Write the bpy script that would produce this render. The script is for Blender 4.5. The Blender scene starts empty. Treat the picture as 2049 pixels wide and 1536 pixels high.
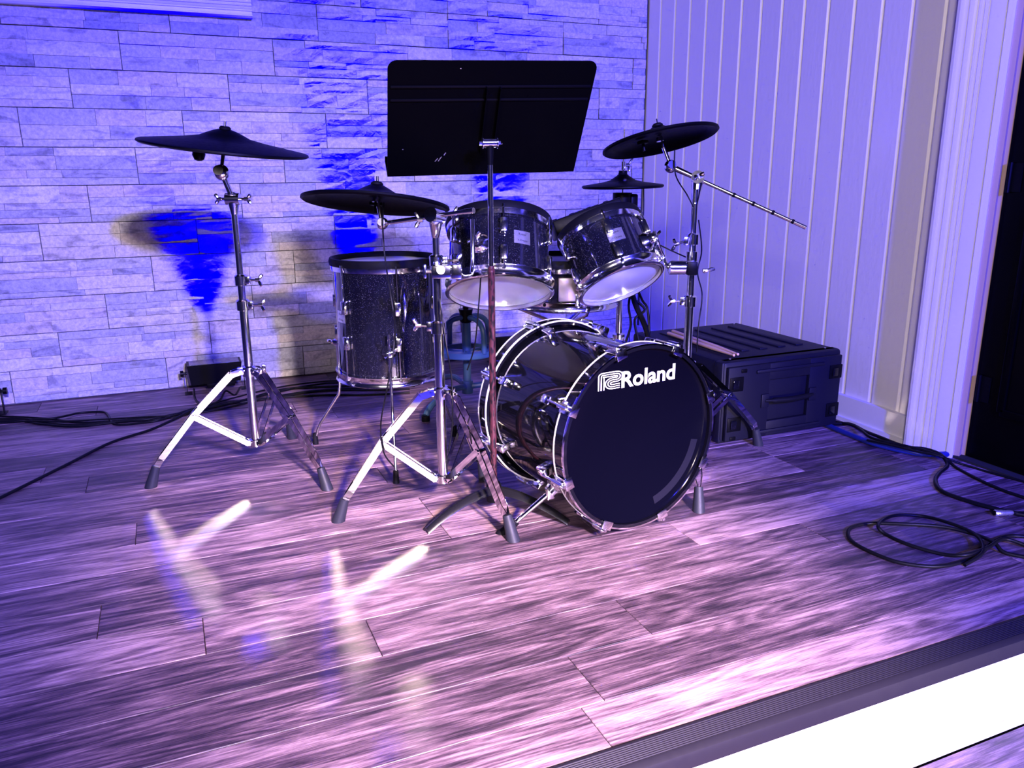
import bpy, bmesh, math, random
from mathutils import Vector, Matrix
import numpy as np
PI = math.pi
sc = bpy.context.scene
col = sc.collection
rnd = random.Random(7)

# ------------------------------------------------------------------ camera
FPX, W, HH = 1600.0, 2049, 1536
CAMH = 0.95
_p, _r, _y = math.radians(14.8413), math.radians(-0.4192), math.radians(23.0687)
FWD = Vector((math.sin(_y)*math.cos(_p), math.cos(_y)*math.cos(_p), -math.sin(_p)))
_rt = Vector((math.cos(_y), -math.sin(_y), 0)); _up = _rt.cross(FWD)
RT = math.cos(_r)*_rt + math.sin(_r)*_up
UP = -math.sin(_r)*_rt + math.cos(_r)*_up
CAM = Vector((0, 0, CAMH))
cd = bpy.data.cameras.new('camera'); cam = bpy.data.objects.new('camera', cd); col.objects.link(cam)
cd.sensor_width = 36; cd.lens = FPX/W*36; cd.clip_start = 0.05
cam.matrix_world = Matrix((( RT.x, UP.x, -FWD.x, 0), (RT.y, UP.y, -FWD.y, 0), (RT.z, UP.z, -FWD.z, CAMH), (0, 0, 0, 1)))
sc.camera = cam

def ray(px, py): return FWD + RT*((px-1024.5)/FPX) - UP*((py-768)/FPX)
def gz(px, py, z=0.0):
    d = ray(px, py); return CAM + d*((z-CAMH)/d.z)
def gy(px, py, Y):
    d = ray(px, py); return CAM + d*(Y/d.y)
def gx(px, py, X):
    d = ray(px, py); return CAM + d*(X/d.x)
def dep(px, py, D): return CAM + ray(px, py)*D
def proj(P):
    v = Vector(P)-CAM; k = v.dot(FWD); return (1024.5+FPX*v.dot(RT)/k, 768-FPX*v.dot(UP)/k)
def pole_z(x, y, py):
    a, b = 0.0, 2.0
    for _ in range(40):
        m = (a+b)/2
        if proj((x, y, m))[1] > py: a = m
        else: b = m
    return a
def disc_normal(px, py, theta, s):
    """upper-side normal of a disc whose image ellipse has its long axis at theta degrees (right end up > 0)
    and minor/major ratio |s|; s > 0 shows the upper side, s < 0 the under side"""
    d = ray(px, py).normalized()
    a = RT - d*RT.dot(d); a.normalize(); u = a.cross(d).normalized()
    if u.dot(UP) < 0: u = -u
    t = math.radians(theta); m = -math.sin(t)*a + math.cos(t)*u
    return (-d*s + m*math.sqrt(1-s*s)).normalized()

# ------------------------------------------------------------------ world, lamps, exposure
w = bpy.data.worlds.new('world'); sc.world = w; w.use_nodes = True
bg = w.node_tree.nodes['Background']; bg.inputs[0].default_value = (0.06, 0.06, 0.45, 1); bg.inputs[1].default_value = 0.10
sc.view_settings.view_transform = 'Standard'; sc.view_settings.look = 'None'
sc.view_settings.exposure = 0.0; sc.view_settings.gamma = 1.0; sc.view_settings.use_curve_mapping = False
sc.cycles.max_bounces = 8; sc.cycles.diffuse_bounces = 3; sc.cycles.glossy_bounces = 5
sc.cycles.caustics_reflective = True; sc.cycles.blur_glossy = 0.0
sc.cycles.sample_clamp_indirect = 0.0
sc.cycles.use_denoising = True
sc.cycles.use_guiding = True; sc.cycles.guiding_training_samples = 64

def lamp_color(L, rgb):
    """LED colours lie outside the sRGB triangle, so the colour goes in through nodes"""
    L.use_nodes = True; nt = L.node_tree
    em = next(n for n in nt.nodes if n.type == 'EMISSION')
    cx = nt.nodes.new('ShaderNodeCombineXYZ')
    for i in range(3): cx.inputs[i].default_value = rgb[i]
    nt.links.new(cx.outputs[0], em.inputs['Color'])
def spot(name, loc, target, watts, rgb, angle, blend, radius):
    L = bpy.data.lights.new(name, 'SPOT'); L.energy = watts; L.spot_size = math.radians(angle); L.spot_blend = blend
    L.shadow_soft_size = radius; lamp_color(L, rgb)
    o = bpy.data.objects.new(name, L); col.objects.link(o); o.location = loc
    o.rotation_euler = (Vector(target)-Vector(loc)).to_track_quat('-Z', 'Y').to_euler()
    return o
WALLY = 3.87
spot('blue_wash_lamp', (0.75, -3.4, 2.55), (0.8, 3.2, 0.5), 3700, (0.035, 0.03, 1.0), 66, 0.35, 0.09)
spot('blue_wash_lamp', (2.0, -3.3, 2.65), (0.6, 3.2, 0.5), 1500, (0.035, 0.03, 1.0), 66, 0.35, 0.09)  # added second blue source, softens the brown shadows of the first
spot('stage_lamp_warm', (0.55, -3.0, 2.75), (0.64, 1.45, 0.0), 8600, (1.0, 0.72, 0.64), 22, 1.0, 0.17)
spot('stage_lamp_pink', (0.45, -3.1, 2.5), (0.20, 3.87, -0.35), 1450, (1.0, 0.84, 0.90), 36, 0.9, 0.12)
spot('riser_fill_lamp', (1.5, -3.2, 0.45), (1.55, 0.95, -0.12), 2200, (1.0, 0.80, 0.80), 17, 1.0, 0.12)  # added low fill, aimed to brighten the white riser only
spot('board_wall_fill_lamp', (-1.9, -2.2, 2.3), (2.4, 2.6, 1.0), 700, (1.0, 0.85, 0.95), 44, 0.6, 0.35)  # added fill for the right board wall, wide so its shadows blur
UPLIGHTS = [-0.815, 0.14, 0.84, 1.60]
for x, aim, near, wt, an in ((0.14, 0.85, 0.005, 140, 40), (0.84, 2.0, 0.012, 760, 29), (1.60, 2.0, 0.012, 700, 29)):
    o_ = spot('led_uplight_lamp', (x, WALLY-0.115, 0.155), (x-0.015, WALLY-near, aim), wt, (-0.17, -0.15, 1.0), an, 0.7, 0.03)
    o_.data.cycles.use_multiple_importance_sampling = False

# ------------------------------------------------------------------ materials
def newmat(name):
    m = bpy.data.materials.new(name); m.use_nodes = True
    return m, m.node_tree, m.node_tree.nodes['Principled BSDF']
def plain(name, c, rough=0.5, metal=0.0, spec=0.5, coat=0.0, bump=0.0, bscale=80):
    m, nt, b = newmat(name)
    b.inputs['Base Color'].default_value = (*c, 1); b.inputs['Roughness'].default_value = rough
    b.inputs['Metallic'].default_value = metal; b.inputs['Specular IOR Level'].default_value = spec
    b.inputs['Coat Weight'].default_value = coat
    no = nt.nodes.new('ShaderNodeTexNoise'); tc = nt.nodes.new('ShaderNodeTexCoord')
    no.inputs['Scale'].default_value = bscale; nt.links.new(tc.outputs['Object'], no.inputs['Vector'])
    mr = nt.nodes.new('ShaderNodeMapRange'); mr.inputs[3].default_value = max(0.0, rough*0.85); mr.inputs[4].default_value = min(1, rough*1.15)
    nt.links.new(no.outputs['Fac'], mr.inputs[0]); nt.links.new(mr.outputs[0], b.inputs['Roughness'])
    if bump:
        bp = nt.nodes.new('ShaderNodeBump'); bp.inputs['Strength'].default_value = bump; bp.inputs['Distance'].default_value = 0.002
        nt.links.new(no.outputs['Fac'], bp.inputs['Height']); nt.links.new(bp.outputs[0], b.inputs['Normal'])
    return m
M = {}
M['chrome'] = plain('chrome', (0.85, 0.85, 0.85), 0.14, 1.0)
M['steel'] = plain('polished_strip', (0.95, 0.94, 0.91), 0.05, 1.0)
M['black'] = plain('black_plastic', (0.0018, 0.0018, 0.003), 0.4, spec=0.1)
M['rubber'] = plain('black_rubber', (0.0035, 0.0035, 0.006), 0.6, spec=0.1, bump=0.1)
M['cymbal'] = plain('cymbal_rubber', (0.0012, 0.0012, 0.003), 0.45, spec=0.06)
M['footrub'] = plain('grey_rubber_foot', (0.014, 0.015, 0.024), 0.5, spec=0.25)
M['gloss'] = plain('gloss_black', (0.003, 0.003, 0.006), 0.05, spec=0.35, coat=0.25)
M['head'] = plain('drum_head_white', (0.62, 0.62, 0.66), 0.35)
M['meshhead'] = plain('mesh_head', (0.5, 0.5, 0.52), 0.6)
M['khead'] = plain('kick_head_black', (0.0012, 0.0012, 0.004), 0.12, spec=0.04)
M['white'] = plain('white_print', (0.85, 0.85, 0.85), 0.5)
M['hoopwhite'] = plain('hoop_inlay', (0.82, 0.82, 0.80), 0.3, 0.4)
M['paint'] = plain('white_trim_paint', (0.72, 0.70, 0.70), 0.4)
M['riser'] = plain('white_riser_paint', (0.85, 0.84, 0.83), 0.4)
M['desk'] = plain('music_desk_black', (0.0008, 0.0008, 0.0012), 0.5, spec=0.03)
M['case'] = plain('case_plastic', (0.004, 0.004, 0.011), 0.5, spec=0.18, bump=0.15, bscale=400)
M['cable'] = plain('cable_sheath', (0.004, 0.004, 0.006), 0.4, spec=0.12)
M['snake'] = plain('cable_blue_reflection', (0.012, 0.02, 0.16), 0.3, spec=0.3)  # blue reflections on the cable are put into its base colour
M['stick'] = plain('hickory', (0.62, 0.40, 0.25), 0.45)
M['stoolblue'] = plain('blue_enamel', (0.035, 0.085, 0.17), 0.4, spec=0.4)
M['door'] = plain('black_door', (0.001, 0.001, 0.0015), 0.25, spec=0.06)
M['dark'] = plain('dark_void', (0.004, 0.004, 0.005), 0.9)
M['brass'] = plain('worn_brass', (0.55, 0.35, 0.15), 0.35, 1.0)
M['badge'] = plain('badge_metal', (0.75, 0.73, 0.72), 0.28, 0.9)
M['brushed'] = plain('brushed_metal', (0.32, 0.27, 0.28), 0.35, 0.8)
M['tan'] = plain('bare_jamb_wood', (0.42, 0.30, 0.19), 0.6)
M['vinyl'] = plain('nosing_vinyl', (0.010, 0.009, 0.014), 0.5, spec=0.25)
M['dklens'] = plain('led_lens', (0.02, 0.02, 0.09), 0.1)

def sparkle():
    m, nt, b = newmat('sparkle_black'); L = nt.links.new
    b.inputs['Roughness'].default_value = 0.08; b.inputs['Coat Weight'].default_value = 0.7
    tc = nt.nodes.new('ShaderNodeTexCoord'); vo = nt.nodes.new('ShaderNodeTexVoronoi'); vo.inputs['Scale'].default_value = 950
    L(tc.outputs['Object'], vo.inputs['Vector'])
    sp = nt.nodes.new('ShaderNodeSeparateColor'); L(vo.outputs['Color'], sp.inputs[0])
    gt = nt.nodes.new('ShaderNodeMath'); gt.operation = 'GREATER_THAN'; gt.inputs[1].default_value = 0.955; L(sp.outputs[0], gt.inputs[0])
    ds = nt.nodes.new('ShaderNodeMath'); ds.operation = 'LESS_THAN'; ds.inputs[1].default_value = 0.42; L(vo.outputs['Distance'], ds.inputs[0])
    mu = nt.nodes.new('ShaderNodeMath'); mu.operation = 'MULTIPLY'; L(gt.outputs[0], mu.inputs[0]); L(ds.outputs[0], mu.inputs[1])
    mx = nt.nodes.new('ShaderNodeMix'); mx.data_type = 'RGBA'; L(mu.outputs[0], mx.inputs[0])
    mx.inputs[6].default_value = (0.006, 0.006, 0.012, 1); mx.inputs[7].default_value = (0.17, 0.17, 0.22, 1)
    L(mx.outputs[2], b.inputs['Base Color']); 
    return m
M['sparkle'] = sparkle()

def wood():
    m, nt, b = newmat('plank_wood'); L = nt.links.new; N = nt.nodes.new
    ge = N('ShaderNodeNewGeometry'); oi = N('ShaderNodeObjectInfo')
    off = N('ShaderNodeVectorMath'); off.operation = 'SCALE'; off.inputs[0].default_value = (7.3, 31.7, 3.1); L(oi.outputs['Random'], off.inputs['Scale'])
    ad = N('ShaderNodeVectorMath'); ad.operation = 'ADD'; L(ge.outputs['Position'], ad.inputs[0]); L(off.outputs[0], ad.inputs[1])
    def noise(scale, xs, ys, detail=4, dist=0.0, rough=0.6):
        mp = N('ShaderNodeMapping'); mp.inputs['Scale'].default_value = (xs, ys, 1); L(ad.outputs[0], mp.inputs[0])
        n = N('ShaderNodeTexNoise'); n.inputs['Scale'].default_value = scale; n.inputs['Detail'].default_value = detail
        n.inputs['Distortion'].default_value = dist; n.inputs['Roughness'].default_value = rough; L(mp.outputs[0], n.inputs['Vector']); return n
    n1 = noise(3.0, 1.0, 10, 6, 0.5, 0.68)     # broad figure
    n2 = noise(14.0, 1.0, 24, 5, 0.2, 0.75)     # fine grain
    # cathedral rings: wave over warped coordinate
    mp = N('ShaderNodeMapping'); mp.inputs['Scale'].default_value = (0.9, 9.0, 1); L(ad.outputs[0], mp.inputs[0])
    wn = N('ShaderNodeTexNoise'); wn.inputs['Scale'].default_value = 1.1; wn.inputs['Detail'].default_value = 1.0; L(mp.outputs[0], wn.inputs['Vector'])
    k = N('ShaderNodeMath'); k.operation = 'MULTIPLY'; k.inputs[1].default_value = 95; L(wn.outputs['Fac'], k.inputs[0])
    si = N('ShaderNodeMath'); si.operation = 'SINE'; L(k.outputs[0], si.inputs[0])
    def mixf(a, bb, fac):
        x = N('ShaderNodeMix'); x.inputs[0].default_value = fac; L(a, x.inputs[2]); L(bb, x.inputs[3]); return x.outputs[0]
    a = mixf(n1.outputs['Fac'], n2.outputs['Fac'], 0.45)
    s2 = N('ShaderNodeMath'); s2.operation = 'MULTIPLY_ADD'; s2.inputs[1].default_value = 0.035; L(si.outputs[0], s2.inputs[0]); L(a, s2.inputs[2])
    r2 = N('ShaderNodeMath'); r2.operation = 'MULTIPLY_ADD'; r2.inputs[1].default_value = 0.14; r2.inputs[2].default_value = -0.07; L(oi.outputs['Random'], r2.inputs[0])
    tt = N('ShaderNodeMath'); tt.operation = 'ADD'; L(s2.outputs[0], tt.inputs[0]); L(r2.outputs[0], tt.inputs[1])
    cr = N('ShaderNodeValToRGB'); L(tt.outputs[0], cr.inputs[0]); e = cr.color_ramp.elements
    e[0].position = 0.36; e[0].color = (0.016, 0.010, 0.016, 1); e[1].position = 0.64; e[1].color = (0.38, 0.255, 0.285, 1)
    q = e.new(0.44); q.color = (0.058, 0.034, 0.050, 1); q = e.new(0.52); q.color = (0.148, 0.092, 0.116, 1)
    L(cr.outputs[0], b.inputs['Base Color'])
    mr = N('ShaderNodeMapRange'); mr.inputs[3].default_value = 0.38; mr.inputs[4].default_value = 0.55; L(n2.outputs['Fac'], mr.inputs[0]); L(mr.outputs[0], b.inputs['Roughness'])
    bp = N('ShaderNodeBump'); bp.inputs['Strength'].default_value = 0.25; bp.inputs['Distance'].default_value = 0.0015
    L(n2.outputs['Fac'], bp.inputs['Height']); L(bp.outputs[0], b.inputs['Normal'])
    return m
M['wood'] = wood()

def stone():
    m, nt, b = newmat('ledger_stone'); L = nt.links.new; N = nt.nodes.new
    at = N('ShaderNodeAttribute'); at.attribute_name = 'rnd'
    ge = N('ShaderNodeNewGeometry')
    off = N('ShaderNodeVectorMath'); off.operation = 'SCALE'; off.inputs[0].default_value = (13.3, 5.7, 41.1); L(at.outputs['Fac'], off.inputs['Scale'])
    ad = N('ShaderNodeVectorMath'); ad.operation = 'ADD'; L(ge.outputs['Position'], ad.inputs[0]); L(off.outputs[0], ad.inputs[1])
    cr = N('ShaderNodeValToRGB'); L(at.outputs['Fac'], cr.inputs[0]); e = cr.color_ramp.elements
    e[0].position = 0.0; e[0].color = (0.36, 0.36, 0.39, 1); e[1].position = 1.0; e[1].color = (0.66, 0.63, 0.60, 1)
    q = e.new(0.25); q.color = (0.47, 0.46, 0.47, 1); q = e.new(0.45); q.color = (0.56, 0.53, 0.51, 1); q = e.new(0.7); q.color = (0.57, 0.50, 0.45, 1)
    mp = N('ShaderNodeMapping'); mp.inputs['Scale'].default_value = (7, 7, 20); L(ad.outputs[0], mp.inputs[0])
    n1 = N('ShaderNodeTexNoise'); n1.inputs['Scale'].default_value = 1.0; n1.inputs['Detail'].default_value = 5; n1.inputs['Distortion'].default_value = 1.2; L(mp.outputs[0], n1.inputs['Vector'])
    r1 = N('ShaderNodeValToRGB'); L(n1.outputs['Fac'], r1.inputs[0]); r1.color_ramp.elements[0].position = 0.33; r1.color_ramp.elements[0].color = (0.42, 0.42, 0.48, 1)
    r1.color_ramp.elements[1].position = 0.46; r1.color_ramp.elements[1].color = (1, 1, 1, 1)
    mx = N('ShaderNodeMix'); mx.data_type = 'RGBA'; mx.blend_type = 'MULTIPLY'; mx.inputs[0].default_value = 0.75; L(cr.outputs[0], mx.inputs[6]); L(r1.outputs[0], mx.inputs[7])
    n2 = N('ShaderNodeTexNoise'); n2.inputs['Scale'].default_value = 75; n2.inputs['Detail'].default_value = 6; n2.inputs['Roughness'].default_value = 0.7; L(ad.outputs[0], n2.inputs['Vector'])
    r2 = N('ShaderNodeMapRange'); r2.inputs[1].default_value = 0.3; r2.inputs[2].default_value = 0.7; r2.inputs[3].default_value = 0.62; r2.inputs[4].default_value = 1.22; L(n2.outputs['Fac'], r2.inputs[0])
    m2 = N('ShaderNodeMix'); m2.data_type = 'RGBA'; m2.blend_type = 'MULTIPLY'; m2.inputs[0].default_value = 1; L(mx.outputs[2], m2.inputs[6]); L(r2.outputs[0], m2.inputs[7])
    L(m2.outputs[2], b.inputs['Base Color']); b.inputs['Roughness'].default_value = 0.75
    n3 = N('ShaderNodeTexNoise'); n3.inputs['Scale'].default_value = 26; n3.inputs['Detail'].default_value = 7; n3.inputs['Roughness'].default_value = 0.65; n3.inputs['Distortion'].default_value = 0.8; L(ad.outputs[0], n3.inputs['Vector'])
    bp = N('ShaderNodeBump'); bp.inputs['Strength'].default_value = 0.7; bp.inputs['Distance'].default_value = 0.008
    L(n3.outputs['Fac'], bp.inputs['Height']); L(bp.outputs[0], b.inputs['Normal'])
    return m
M['stone'] = stone()
M['grout'] = plain('dark_grout', (0.10, 0.10, 0.11), 0.9)

def panelpaint():
    m, nt, b = newmat('panel_paint'); L = nt.links.new; N = nt.nodes.new
    tc = N('ShaderNodeNewGeometry'); n = N('ShaderNodeTexNoise'); n.inputs['Scale'].default_value = 60; n.inputs['Detail'].default_value = 5
    mp = N('ShaderNodeMapping'); mp.inputs['Scale'].default_value = (1, 1, 0.35); L(tc.outputs['Position'], mp.inputs[0]); L(mp.outputs[0], n.inputs['Vector'])
    b.inputs['Base Color'].default_value = (0.74, 0.71, 0.70, 1); b.inputs['Roughness'].default_value = 0.38
    bp = N('ShaderNodeBump'); bp.inputs['Strength'].default_value = 0.35; bp.inputs['Distance'].default_value = 0.0025
    L(n.outputs['Fac'], bp.inputs['Height']); L(bp.outputs[0], b.inputs['Normal'])
    return m
M['panel'] = panelpaint()

def wornpole():
    m, nt, b = newmat('worn_maroon_pole'); L = nt.links.new; N = nt.nodes.new
    tc = N('ShaderNodeNewGeometry'); mp = N('ShaderNodeMapping'); mp.inputs['Scale'].default_value = (160, 160, 45); L(tc.outputs['Position'], mp.inputs[0])
    n = N('ShaderNodeTexNoise'); n.inputs['Scale'].default_value = 1; n.inputs['Detail'].default_value = 4; L(mp.outputs[0], n.inputs['Vector'])
    cr = N('ShaderNodeValToRGB'); L(n.outputs['Fac'], cr.inputs[0]); e = cr.color_ramp.elements
    e[0].position = 0.42; e[0].color = (0.01, 0.008, 0.012, 1); e[1].position = 0.5; e[1].color = (0.075, 0.022, 0.032, 1)
    L(cr.outputs[0], b.inputs['Base Color']); b.inputs['Roughness'].default_value = 0.3; b.inputs['Metallic'].default_value = 0.4
    return m
M['worn'] = wornpole()
M['wornleg'] = plain('worn_black_enamel', (0.006, 0.006, 0.008), 0.18, spec=0.6)

# ------------------------------------------------------------------ mesh builder
def frame(z, up=Vector((0, 0, 1))):
    z = Vector(z).normalized()
    if abs(z.dot(up)) > 0.995: up = Vector((0, 1, 0))
    x = up.cross(z).normalized(); y = z.cross(x)
    return x, y, z
def mat_axes(o, x, y, z):
    return Matrix(((x.x, y.x, z.x, o[0]), (x.y, y.y, z.y, o[1]), (x.z, y.z, z.z, o[2]), (0, 0, 0, 1)))
def mat_z(o, z, up=Vector((0, 0, 1))): return mat_axes(o, *frame(z, up))

class MB:
    def __init__(s, m=None): s.v = []; s.f = []; s.m = m or Matrix()
    def add(s, vs, fs):
        n = len(s.v); s.v += [s.m @ Vector(p) for p in vs]; s.f += [tuple(i+n for i in f) for f in fs]; return s
    def box(s, c, size, R=None, bev=0.0):
        x, y, z = [q/2 for q in size]; c = Vector(c)
        if bev <= 0:
            vs = [Vector((i*x, j*y, k*z)) for i in (-1, 1) for j in (-1, 1) for k in (-1, 1)]
            fs = [(0, 1, 3, 2), (4, 6, 7, 5), (0, 4, 5, 1), (2, 3, 7, 6), (0, 2, 6, 4), (1, 5, 7, 3)]
        else:
            bm = bmesh.new(); bmesh.ops.create_cube(bm, size=1)
            for v in bm.verts: v.co = Vector((v.co.x*2*x, v.co.y*2*y, v.co.z*2*z))
            bmesh.ops.bevel(bm, geom=bm.edges[:], offset=bev, segments=2, affect='EDGES', profile=0.5)
            bm.verts.index_update(); vs = [v.co.copy() for v in bm.verts]; fs = [tuple(v.index for v in f.verts) for f in bm.faces]; bm.free()
        if R is not None: vs = [R @ v for v in vs]
        return s.add([c+v for v in vs], fs)
    def bar(s, p0, p1, wd, th, side):
        """flat bar p0-p1, th along side, wd along the third axis"""
        p0 = Vector(p0); p1 = Vector(p1); d = (p1-p0).normalized(); side = Vector(side); side = (side-d*side.dot(d)).normalized(); t = d.cross(side)
        vs = [p + t*(wd/2*j) + side*(th/2*k) for p in (p0, p1) for j in (-1, 1) for k in (-1, 1)]
        return s.add(vs, [(0, 1, 3, 2), (4, 6, 7, 5), (0, 4, 5, 1), (2, 3, 7, 6), (0, 2, 6, 4), (1, 5, 7, 3)])
    def tube(s, pts, r, n=12, caps=True):
        pts = [Vector(p) for p in pts]; k = len(pts); rs = r if isinstance(r, (list, tuple)) else [r]*k
        vs = []; fs = []; x = None
        for i, p in enumerate(pts):
            t = (pts[min(i+1, k-1)]-pts[max(i-1, 0)]).normalized()
            if x is None: x, y, _ = frame(t)
            else:
                x = (x - t*x.dot(t))
                x = x.normalized() if x.length > 1e-6 else frame(t)[0]
            y = t.cross(x)
            vs += [p + (x*math.cos(2*PI*j/n) + y*math.sin(2*PI*j/n))*rs[i] for j in range(n)]
        for i in range(k-1):
            for j in range(n):
                a = i*n+j; b = i*n+(j+1) % n; fs.append((a, b, b+n, a+n))
        if caps: fs += [tuple(range(n-1, -1, -1)), tuple(range((k-1)*n, k*n))]
        return s.add(vs, fs)
    def cyl(s, p0, p1, r, n=16, r1=None): return s.tube([p0, p1], [r, r if r1 is None else r1], n)
    def lathe(s, prof, n=48, m=None, closed=False):
        """prof: (radius, height) list about local z"""
        vs = []; fs = []; k = len(prof)
        for r, h in prof: vs += [Vector((r*math.cos(2*PI*j/n), r*math.sin(2*PI*j/n), h)) for j in range(n)]
        for i in range(k if closed else k-1):
            for j in range(n):
                a = i*n+j; b = i*n+(j+1) % n; i2 = ((i+1) % k)*n; fs.append((a, b, i2+(j+1) % n, i2+j))
        if not closed:
            if prof[0][0] > 1e-5: fs.append(tuple(range(n-1, -1, -1)))
            if prof[-1][0] > 1e-5: fs.append(tuple((k-1)*n+j for j in range(n)))
        if m is not None: vs = [m @ v for v in vs]
        return s.add(vs, fs)
    def ball(s, c, r, n=20):
        h = n//2; return s.lathe([(max(1e-6, r*math.sin(PI*i/h)), -r*math.cos(PI*i/h)) for i in range(h+1)], n, Matrix.Translation(c))
    def prism(s, poly, d, m=None):
        """poly in local xy, extruded 0..d along z"""
        k = len(poly); vs = [Vector((*p, 0)) for p in poly]+[Vector((*p, d)) for p in poly]
        fs = [tuple(range(k-1, -1, -1)), tuple(range(k, 2*k))]+[(i, (i+1) % k, (i+1) % k+k, i+k) for i in range(k)]
        if m is not None: vs = [m @ v for v in vs]
        return s.add(vs, fs)
    def build(s, name, mat, parent=None, smooth=35, attr=None, recalc=True):
        me = bpy.data.meshes.new(name)
        c = sum(s.v, Vector())/len(s.v) if s.v else Vector()
        me.from_pydata([tuple(v-c) for v in s.v], [], s.f)
        if recalc:
            bm = bmesh.new(); bm.from_mesh(me); bmesh.ops.remove_doubles(bm, verts=bm.verts, dist=1e-6); bmesh.ops.recalc_face_normals(bm, faces=bm.faces); bm.to_mesh(me); bm.free()
        me.update()
        if smooth:
            me.shade_smooth(); me.set_sharp_from_angle(angle=math.radians(smooth))
        if attr is not None:
            a = me.attributes.new('rnd', 'FLOAT', 'POINT')
            a.data.foreach_set('value', attr if isinstance(attr, (list, tuple)) else [attr]*len(me.vertices))
        me.materials.append(M[mat])
        o = bpy.data.objects.new(name, me); col.objects.link(o); o.location = c; link(o, parent)
        return o
WL = {}
def link(o, parent):
    WL[o.name] = o.location.copy()
    if parent is not None:
        o.parent = parent; o.matrix_parent_inverse = Matrix.Translation(-WL[parent.name])
def tag(o, label, cat, group=None, kind=None):
    o['label'] = label; o['category'] = cat
    if group: o['group'] = group
    if kind: o['kind'] = kind
    return o
def thing(name, label, cat, loc, group=None):
    o = bpy.data.objects.new(name, None); col.objects.link(o); o.location = loc; o.empty_display_size = 0.05
    link(o, None); return tag(o, label, cat, group)
def struct(o, label=None, cat=None):
    o['kind'] = 'structure'
    if label: o['label'] = label; o['category'] = cat
    return o
def smoothpath(pts, n=8):
    P = [Vector(p) for p in pts]; out = []
    for i in range(len(P)-1):
        a, b, c, d = P[max(i-1, 0)], P[i], P[i+1], P[min(i+2, len(P)-1)]
        for k in range(n):
            t = k/n
            out.append(0.5*((2*b)+(c-a)*t+(2*a-5*b+4*c-d)*t*t+(3*b-a-3*c+d)*t**3))
    return out+[P[-1]]

# ------------------------------------------------------------------ stage floor
EDGE = 0.998
XR = lambda y: 2.362+(y-2.30)*0.030     # baseboard face line of the right wall
bm_ = MB(); bm_.box((0.55, (EDGE+WALLY+0.1)/2, -0.022), (4.4, WALLY+0.1-EDGE, 0.02))
floor = struct(bm_.build('floor', 'dark', smooth=0), 'stage floor of dark brown wood planks', 'floor')
def plank(x0, x1, y0, y1, zt, parent, name='plank'):
    g = 0.0007; b = 0.0012; zt2 = zt+rnd.uniform(-0.0002, 0.0003)
    m = MB(); X0, X1, Y0, Y1 = x0+g, x1-g, y0+g, y1-g
    vs = [(X0, Y0, zt-0.011), (X1, Y0, zt-0.011), (X1, Y1, zt-0.011), (X0, Y1, zt-0.011), (X0, Y0, zt2-b), (X1, Y0, zt2-b), (X1, Y1, zt2-b), (X0, Y1, zt2-b),
          (X0+b, Y0+b, zt2), (X1-b, Y0+b, zt2), (X1-b, Y1-b, zt2), (X0+b, Y1-b, zt2)]
    m.add(vs, [(3, 2, 1, 0), (0, 1, 5, 4), (1, 2, 6, 5), (2, 3, 7, 6), (3, 0, 4, 7), (4, 5, 9, 8), (5, 6, 10, 9), (6, 7, 11, 10), (7, 4, 8, 11), (8, 9, 10, 11)])
    return m.build(name, 'wood', parent, smooth=0, recalc=False)
PW = 0.1525
JOINT = {0: -0.015, 1: -0.225, -1: 0.315, 2: 0.62, -2: 0.86, 3: -0.6}
y0 = 1.575-4*PW
k = -4
while y0 < WALLY:
    a, b = max(y0, EDGE), min(y0+PW, WALLY+0.02)
    j = JOINT.get(k, rnd.uniform(-1, 0.2)); x = j-1.22*math.ceil((j+1.65)/1.22)
    while x < 2.5:
        if b-a > 0.01: plank(max(x, -1.65), min(x+1.22, 2.52), a, b, 0.0, floor)
        x += 1.22
    y0 += PW; k += 1
# nosing and riser
LOWZ = -0.205
m = MB()
NY = EDGE
prof = [(0.0, 0.004), (-0.004, 0.006)]
for i in range(9): prof += [(-0.008-i*0.0045, 0.006), (-0.0095-i*0.0045, 0.0045), (-0.0112-i*0.0045, 0.006)]
prof += [(-0.052, 0.005), (-0.060, 0.0), (-0.063, -0.008), (-0.063, -0.030), (-0.050, -0.034), (-0.050, -0.012), (0.0, -0.012)]
vs = [(-1.7, NY+a, b) for a, b in prof]+[(2.6, NY+a, b) for a, b in prof]; n = len(prof)
m.add(vs, [(i, (i+1) % n, (i+1) % n+n, i+n) for i in range(n)]+[tuple(range(n-1, -1, -1)), tuple(range(n, 2*n))])
struct(m.build('trim_1', 'vinyl', smooth=25), 'ribbed black stair nosing along the stage edge', 'trim')
m = MB(); m.box((0.45, NY-0.035, (LOWZ-0.012)/2), (4.3, 0.024, -LOWZ-0.014))
ris = struct(m.build('wall_front', 'riser', smooth=0), 'bright white painted riser below the stage edge', 'riser')
m = MB(); m.box((0.45, NY-0.054, LOWZ+0.055), (4.3, 0.016, 0.11), bev=0.004); m.build('base_board', 'riser', ris)
m = MB(); m.box((0.45, NY-0.067, LOWZ+0.010), (4.3, 0.012, 0.02), bev=0.004); m.build('shoe_moulding', 'riser', ris)
m = MB(); m.box((0.7, -1.0, LOWZ-0.022), (6.5, 4.0, 0.02))
lf = struct(m.build('floor_lower', 'dark', smooth=0), 'lower plank floor in front of the stage', 'floor')
for i in range(9):
    yb = NY-0.075-(i+1)*PW; x = -2.5+rnd.uniform(0, 1.0)
    while x < 3.6: plank(x, min(x+1.22, 3.9), yb, yb+PW, LOWZ, lf); x += 1.22

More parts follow.
